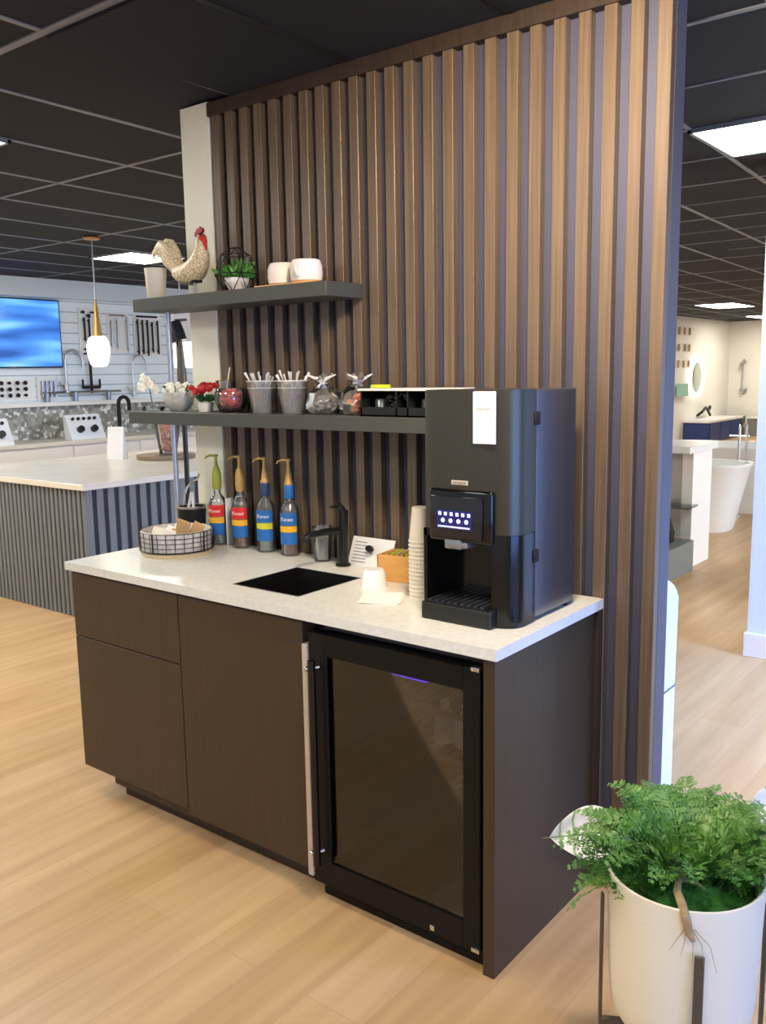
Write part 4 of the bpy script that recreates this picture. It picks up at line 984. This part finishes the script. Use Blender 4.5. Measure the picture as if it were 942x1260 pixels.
# tubs
def tub(label, cx, cy, hx, hy, h, taper):
    t = thing('bathtub', label, 'bathtub', (cx, cy, 0)); n = 44
    def ringp(f, z, sc=1): return [(hx*f*sc*(abs(math.cos(a))**.7)*(1 if math.cos(a) >= 0 else -1), hy*f*sc*(abs(math.sin(a))**.7)*(1 if math.sin(a) >= 0 else -1), z) for a in [2*PI*i/n for i in range(n)]]
    def loft(b, rs, cap0=False, cap1=False):
        R_ = [[b.verts.new(p_) for p_ in r] for r in rs]
        for A, B in zip(R_, R_[1:]):
            for i in range(n): b.faces.new((A[i], A[(i+1) % n], B[(i+1) % n], B[i]))
        if cap0: b.faces.new(R_[0][::-1])
        if cap1: b.faces.new(R_[-1])
    b = BM(); loft(b, [ringp(taper, 0), ringp(taper+.02, .03), ringp(taper+(1-taper)*.45, h*.5), ringp(.97, h-.04), ringp(1.0, h-.02), ringp(1.0, h), ringp(.93, h), ringp(.90, h-.03), ringp(taper*.95, .15), ringp(taper*.8, .12)], True, True)
    obj('shell', b, 'white_gloss', t)
    b = BM(); lathe(b, [(0, .125), (.03, .125), (.03, .13), (0, .13)], 14); obj('drain', b, 'chrome', t)
tub('nearer white freestanding bathtub with flared rim', -1.98, 6.45, .56, .40, .66, .72)
tub('farther long white freestanding bathtub beside the chrome filler', -2.05, 7.95, .95, .50, .72, .80)
t = thing('tub_filler', 'chrome floor-mounted tub filler beside the farther bathtub', 'faucet', (-1.80, 7.36, 0))
b = BM(); lathe(b, [(0, 0), (.05, 0), (.05, .01), (.014, .014), (.014, .95), (0, .95)], 16); obj('riser', b, 'chrome', t)
b = BM(); tube(b, [(0, 0, .90), (-.01, .06, .98), (-.01, .16, .99), (-.01, .2, .95)], .013, 10); obj('spout', b, 'chrome', t)
b = BM(); cyl(b, (-.1, 0, .86), (.1, 0, .86), .011, 8); cyl(b, (.08, -.02, .7), (.08, -.02, .98), .012, 8); obj('hand_shower', b, 'chrome', t)
# vanity, mirror, accessories on far left wall
FX = -5.7
t = thing('vanity', 'navy blue bathroom vanity with white top on far wall', 'vanity', (FX, 17.8, 0))
obj('body', box(BM(), .01, .55, -1.25, .95, 0, .42, .004), 'navy_cabinet', t, False); obj('top', box(BM(), .01, .58, -1.3, 1.0, .42, .47, .005), 'white_gloss', t, False)
obj('side_panel', box(BM(), .01, .56, .96, 1.25, .0, .46, .004), 'grey_box', t, False)
for i in range(3): obj('door', box(BM(), .55, .57, -1.2+.7*i, -.55+.7*i, .04, .40, .003), 'navy_cabinet', t, False)
t = thing('lit_mirror', 'tall oval mirror with glowing white rim on far wall', 'mirror', (FX, 17.15, 1.37))
b = BM(); tube(b, [(.05, .42*math.cos(2*PI*i/40), .375*math.sin(2*PI*i/40)) for i in range(40)], .045, 8, closed=True); obj('light_rim', b, 'glow_white', t)
b = BM(); v0 = [b.verts.new((.055, .40*math.cos(2*PI*i/40), .355*math.sin(2*PI*i/40))) for i in range(40)]; v1 = [b.verts.new((.01, v.co.y, v.co.z)) for v in v0]
b.faces.new(v0); b.faces.new(v1)
for i in range(40): b.faces.new((v0[i], v0[(i+1) % 40], v1[(i+1) % 40], v1[i]))
obj('mirror_glass', b, 'mirror', t, False)
t = thing('glass_sample', 'small square green glass sample left of the oval mirror', 'sample', (FX, 16.25, 1.12)); obj('pane', box(BM(), .05, .10, -.28, .3, -.13, .13, .003), 'green_glass', t, False); obj('bracket', box(BM(), .001, .05, -.05, .05, -.05, .05), 'steel', t, False)
t = thing('wall_spout', 'black angled wall spout above the navy vanity', 'faucet', (FX, 17.6, .62)); b = BM(); tube(b, [(.0, -.2, -.1), (.12, -.2, .0), (.12, .0, .08), (.12, .25, .02), (.12, .3, .1)], .03, 8); obj('spout', b, 'black_satin', t); b = BM(); tube(b, [(.12, .1, .05), (.12, .32, -.1)], .03, 8); obj('lever', b, 'black_satin', t)
def shower(x, label, z0, z1, m_='steel'):
    t = thing('shower_set', label, 'shower', (x, 19.5, 0))
    b = BM(); cyl(b, (0, -.07, z0), (0, -.07, z1), .018, 8); cyl(b, (0, -.07, z0), (0, 0, z0), .015, 8); cyl(b, (0, -.07, z1), (0, 0, z1), .015, 8); obj('bar', b, m_, t)
    b = BM(); cyl(b, (-.02, -.14, z1-.12), (.06, -.20, z1-.05), .05, 12); obj('hand_shower', b, m_, t)
    b = BM(); lathe(b, [(0, -.02), (.09, -.02), (.09, 0), (0, 0)], 16, (.02, -.07, z0+.12)); obj('valve', b, m_, t)
shower(-5.35, 'slim steel shower bar on the far corner wall', .95, 1.75); shower(-4.75, 'tall steel shower set left of the white wall edge', .45, 1.95); shower(-4.35, 'narrow shower rail closest to the white wall edge', .6, 1.9)
t = thing('fixture_display', 'rows of small brown fixture samples high on the far wall', 'display', (FX, 16.0, 1.9))
for i in range(5):
    for j in range(3): b = BM(); y_ = -.5+.3*i+.05*((i*j) % 2); z_ = .45-.34*j; box(b, .006, .05, y_-.012, y_+.012, z_-.09, z_+.06, .008); obj('sample', b, 'rhizome', t)
t = thing('low_cabinet', 'low grey cabinet along the far wall behind the bathtubs', 'cabinet', (-4.6, 19.2, 0)); obj('body', box(BM(), -.45, 2.0, -.3, .25, 0, .4, .004), 'shade_olive', t, False); obj('top', box(BM(), -.46, 2.02, -.32, .26, .4, .43, .004), 'far_white', t, False)
t = thing('wooden_stool', 'small orange-toned wooden stool behind the farther bathtub', 'stool', (-2.72, 11.6, 0))
obj('seat', box(BM(), -.25, .25, -.2, .2, .40, .46, .01), 'honey_wood', t); 
for x in (-.2, .2):
    for y in (-.15, .15): obj('leg', box(BM(), x-.025, x+.025, y-.025, y+.025, 0, .40), 'honey_wood', t, False)
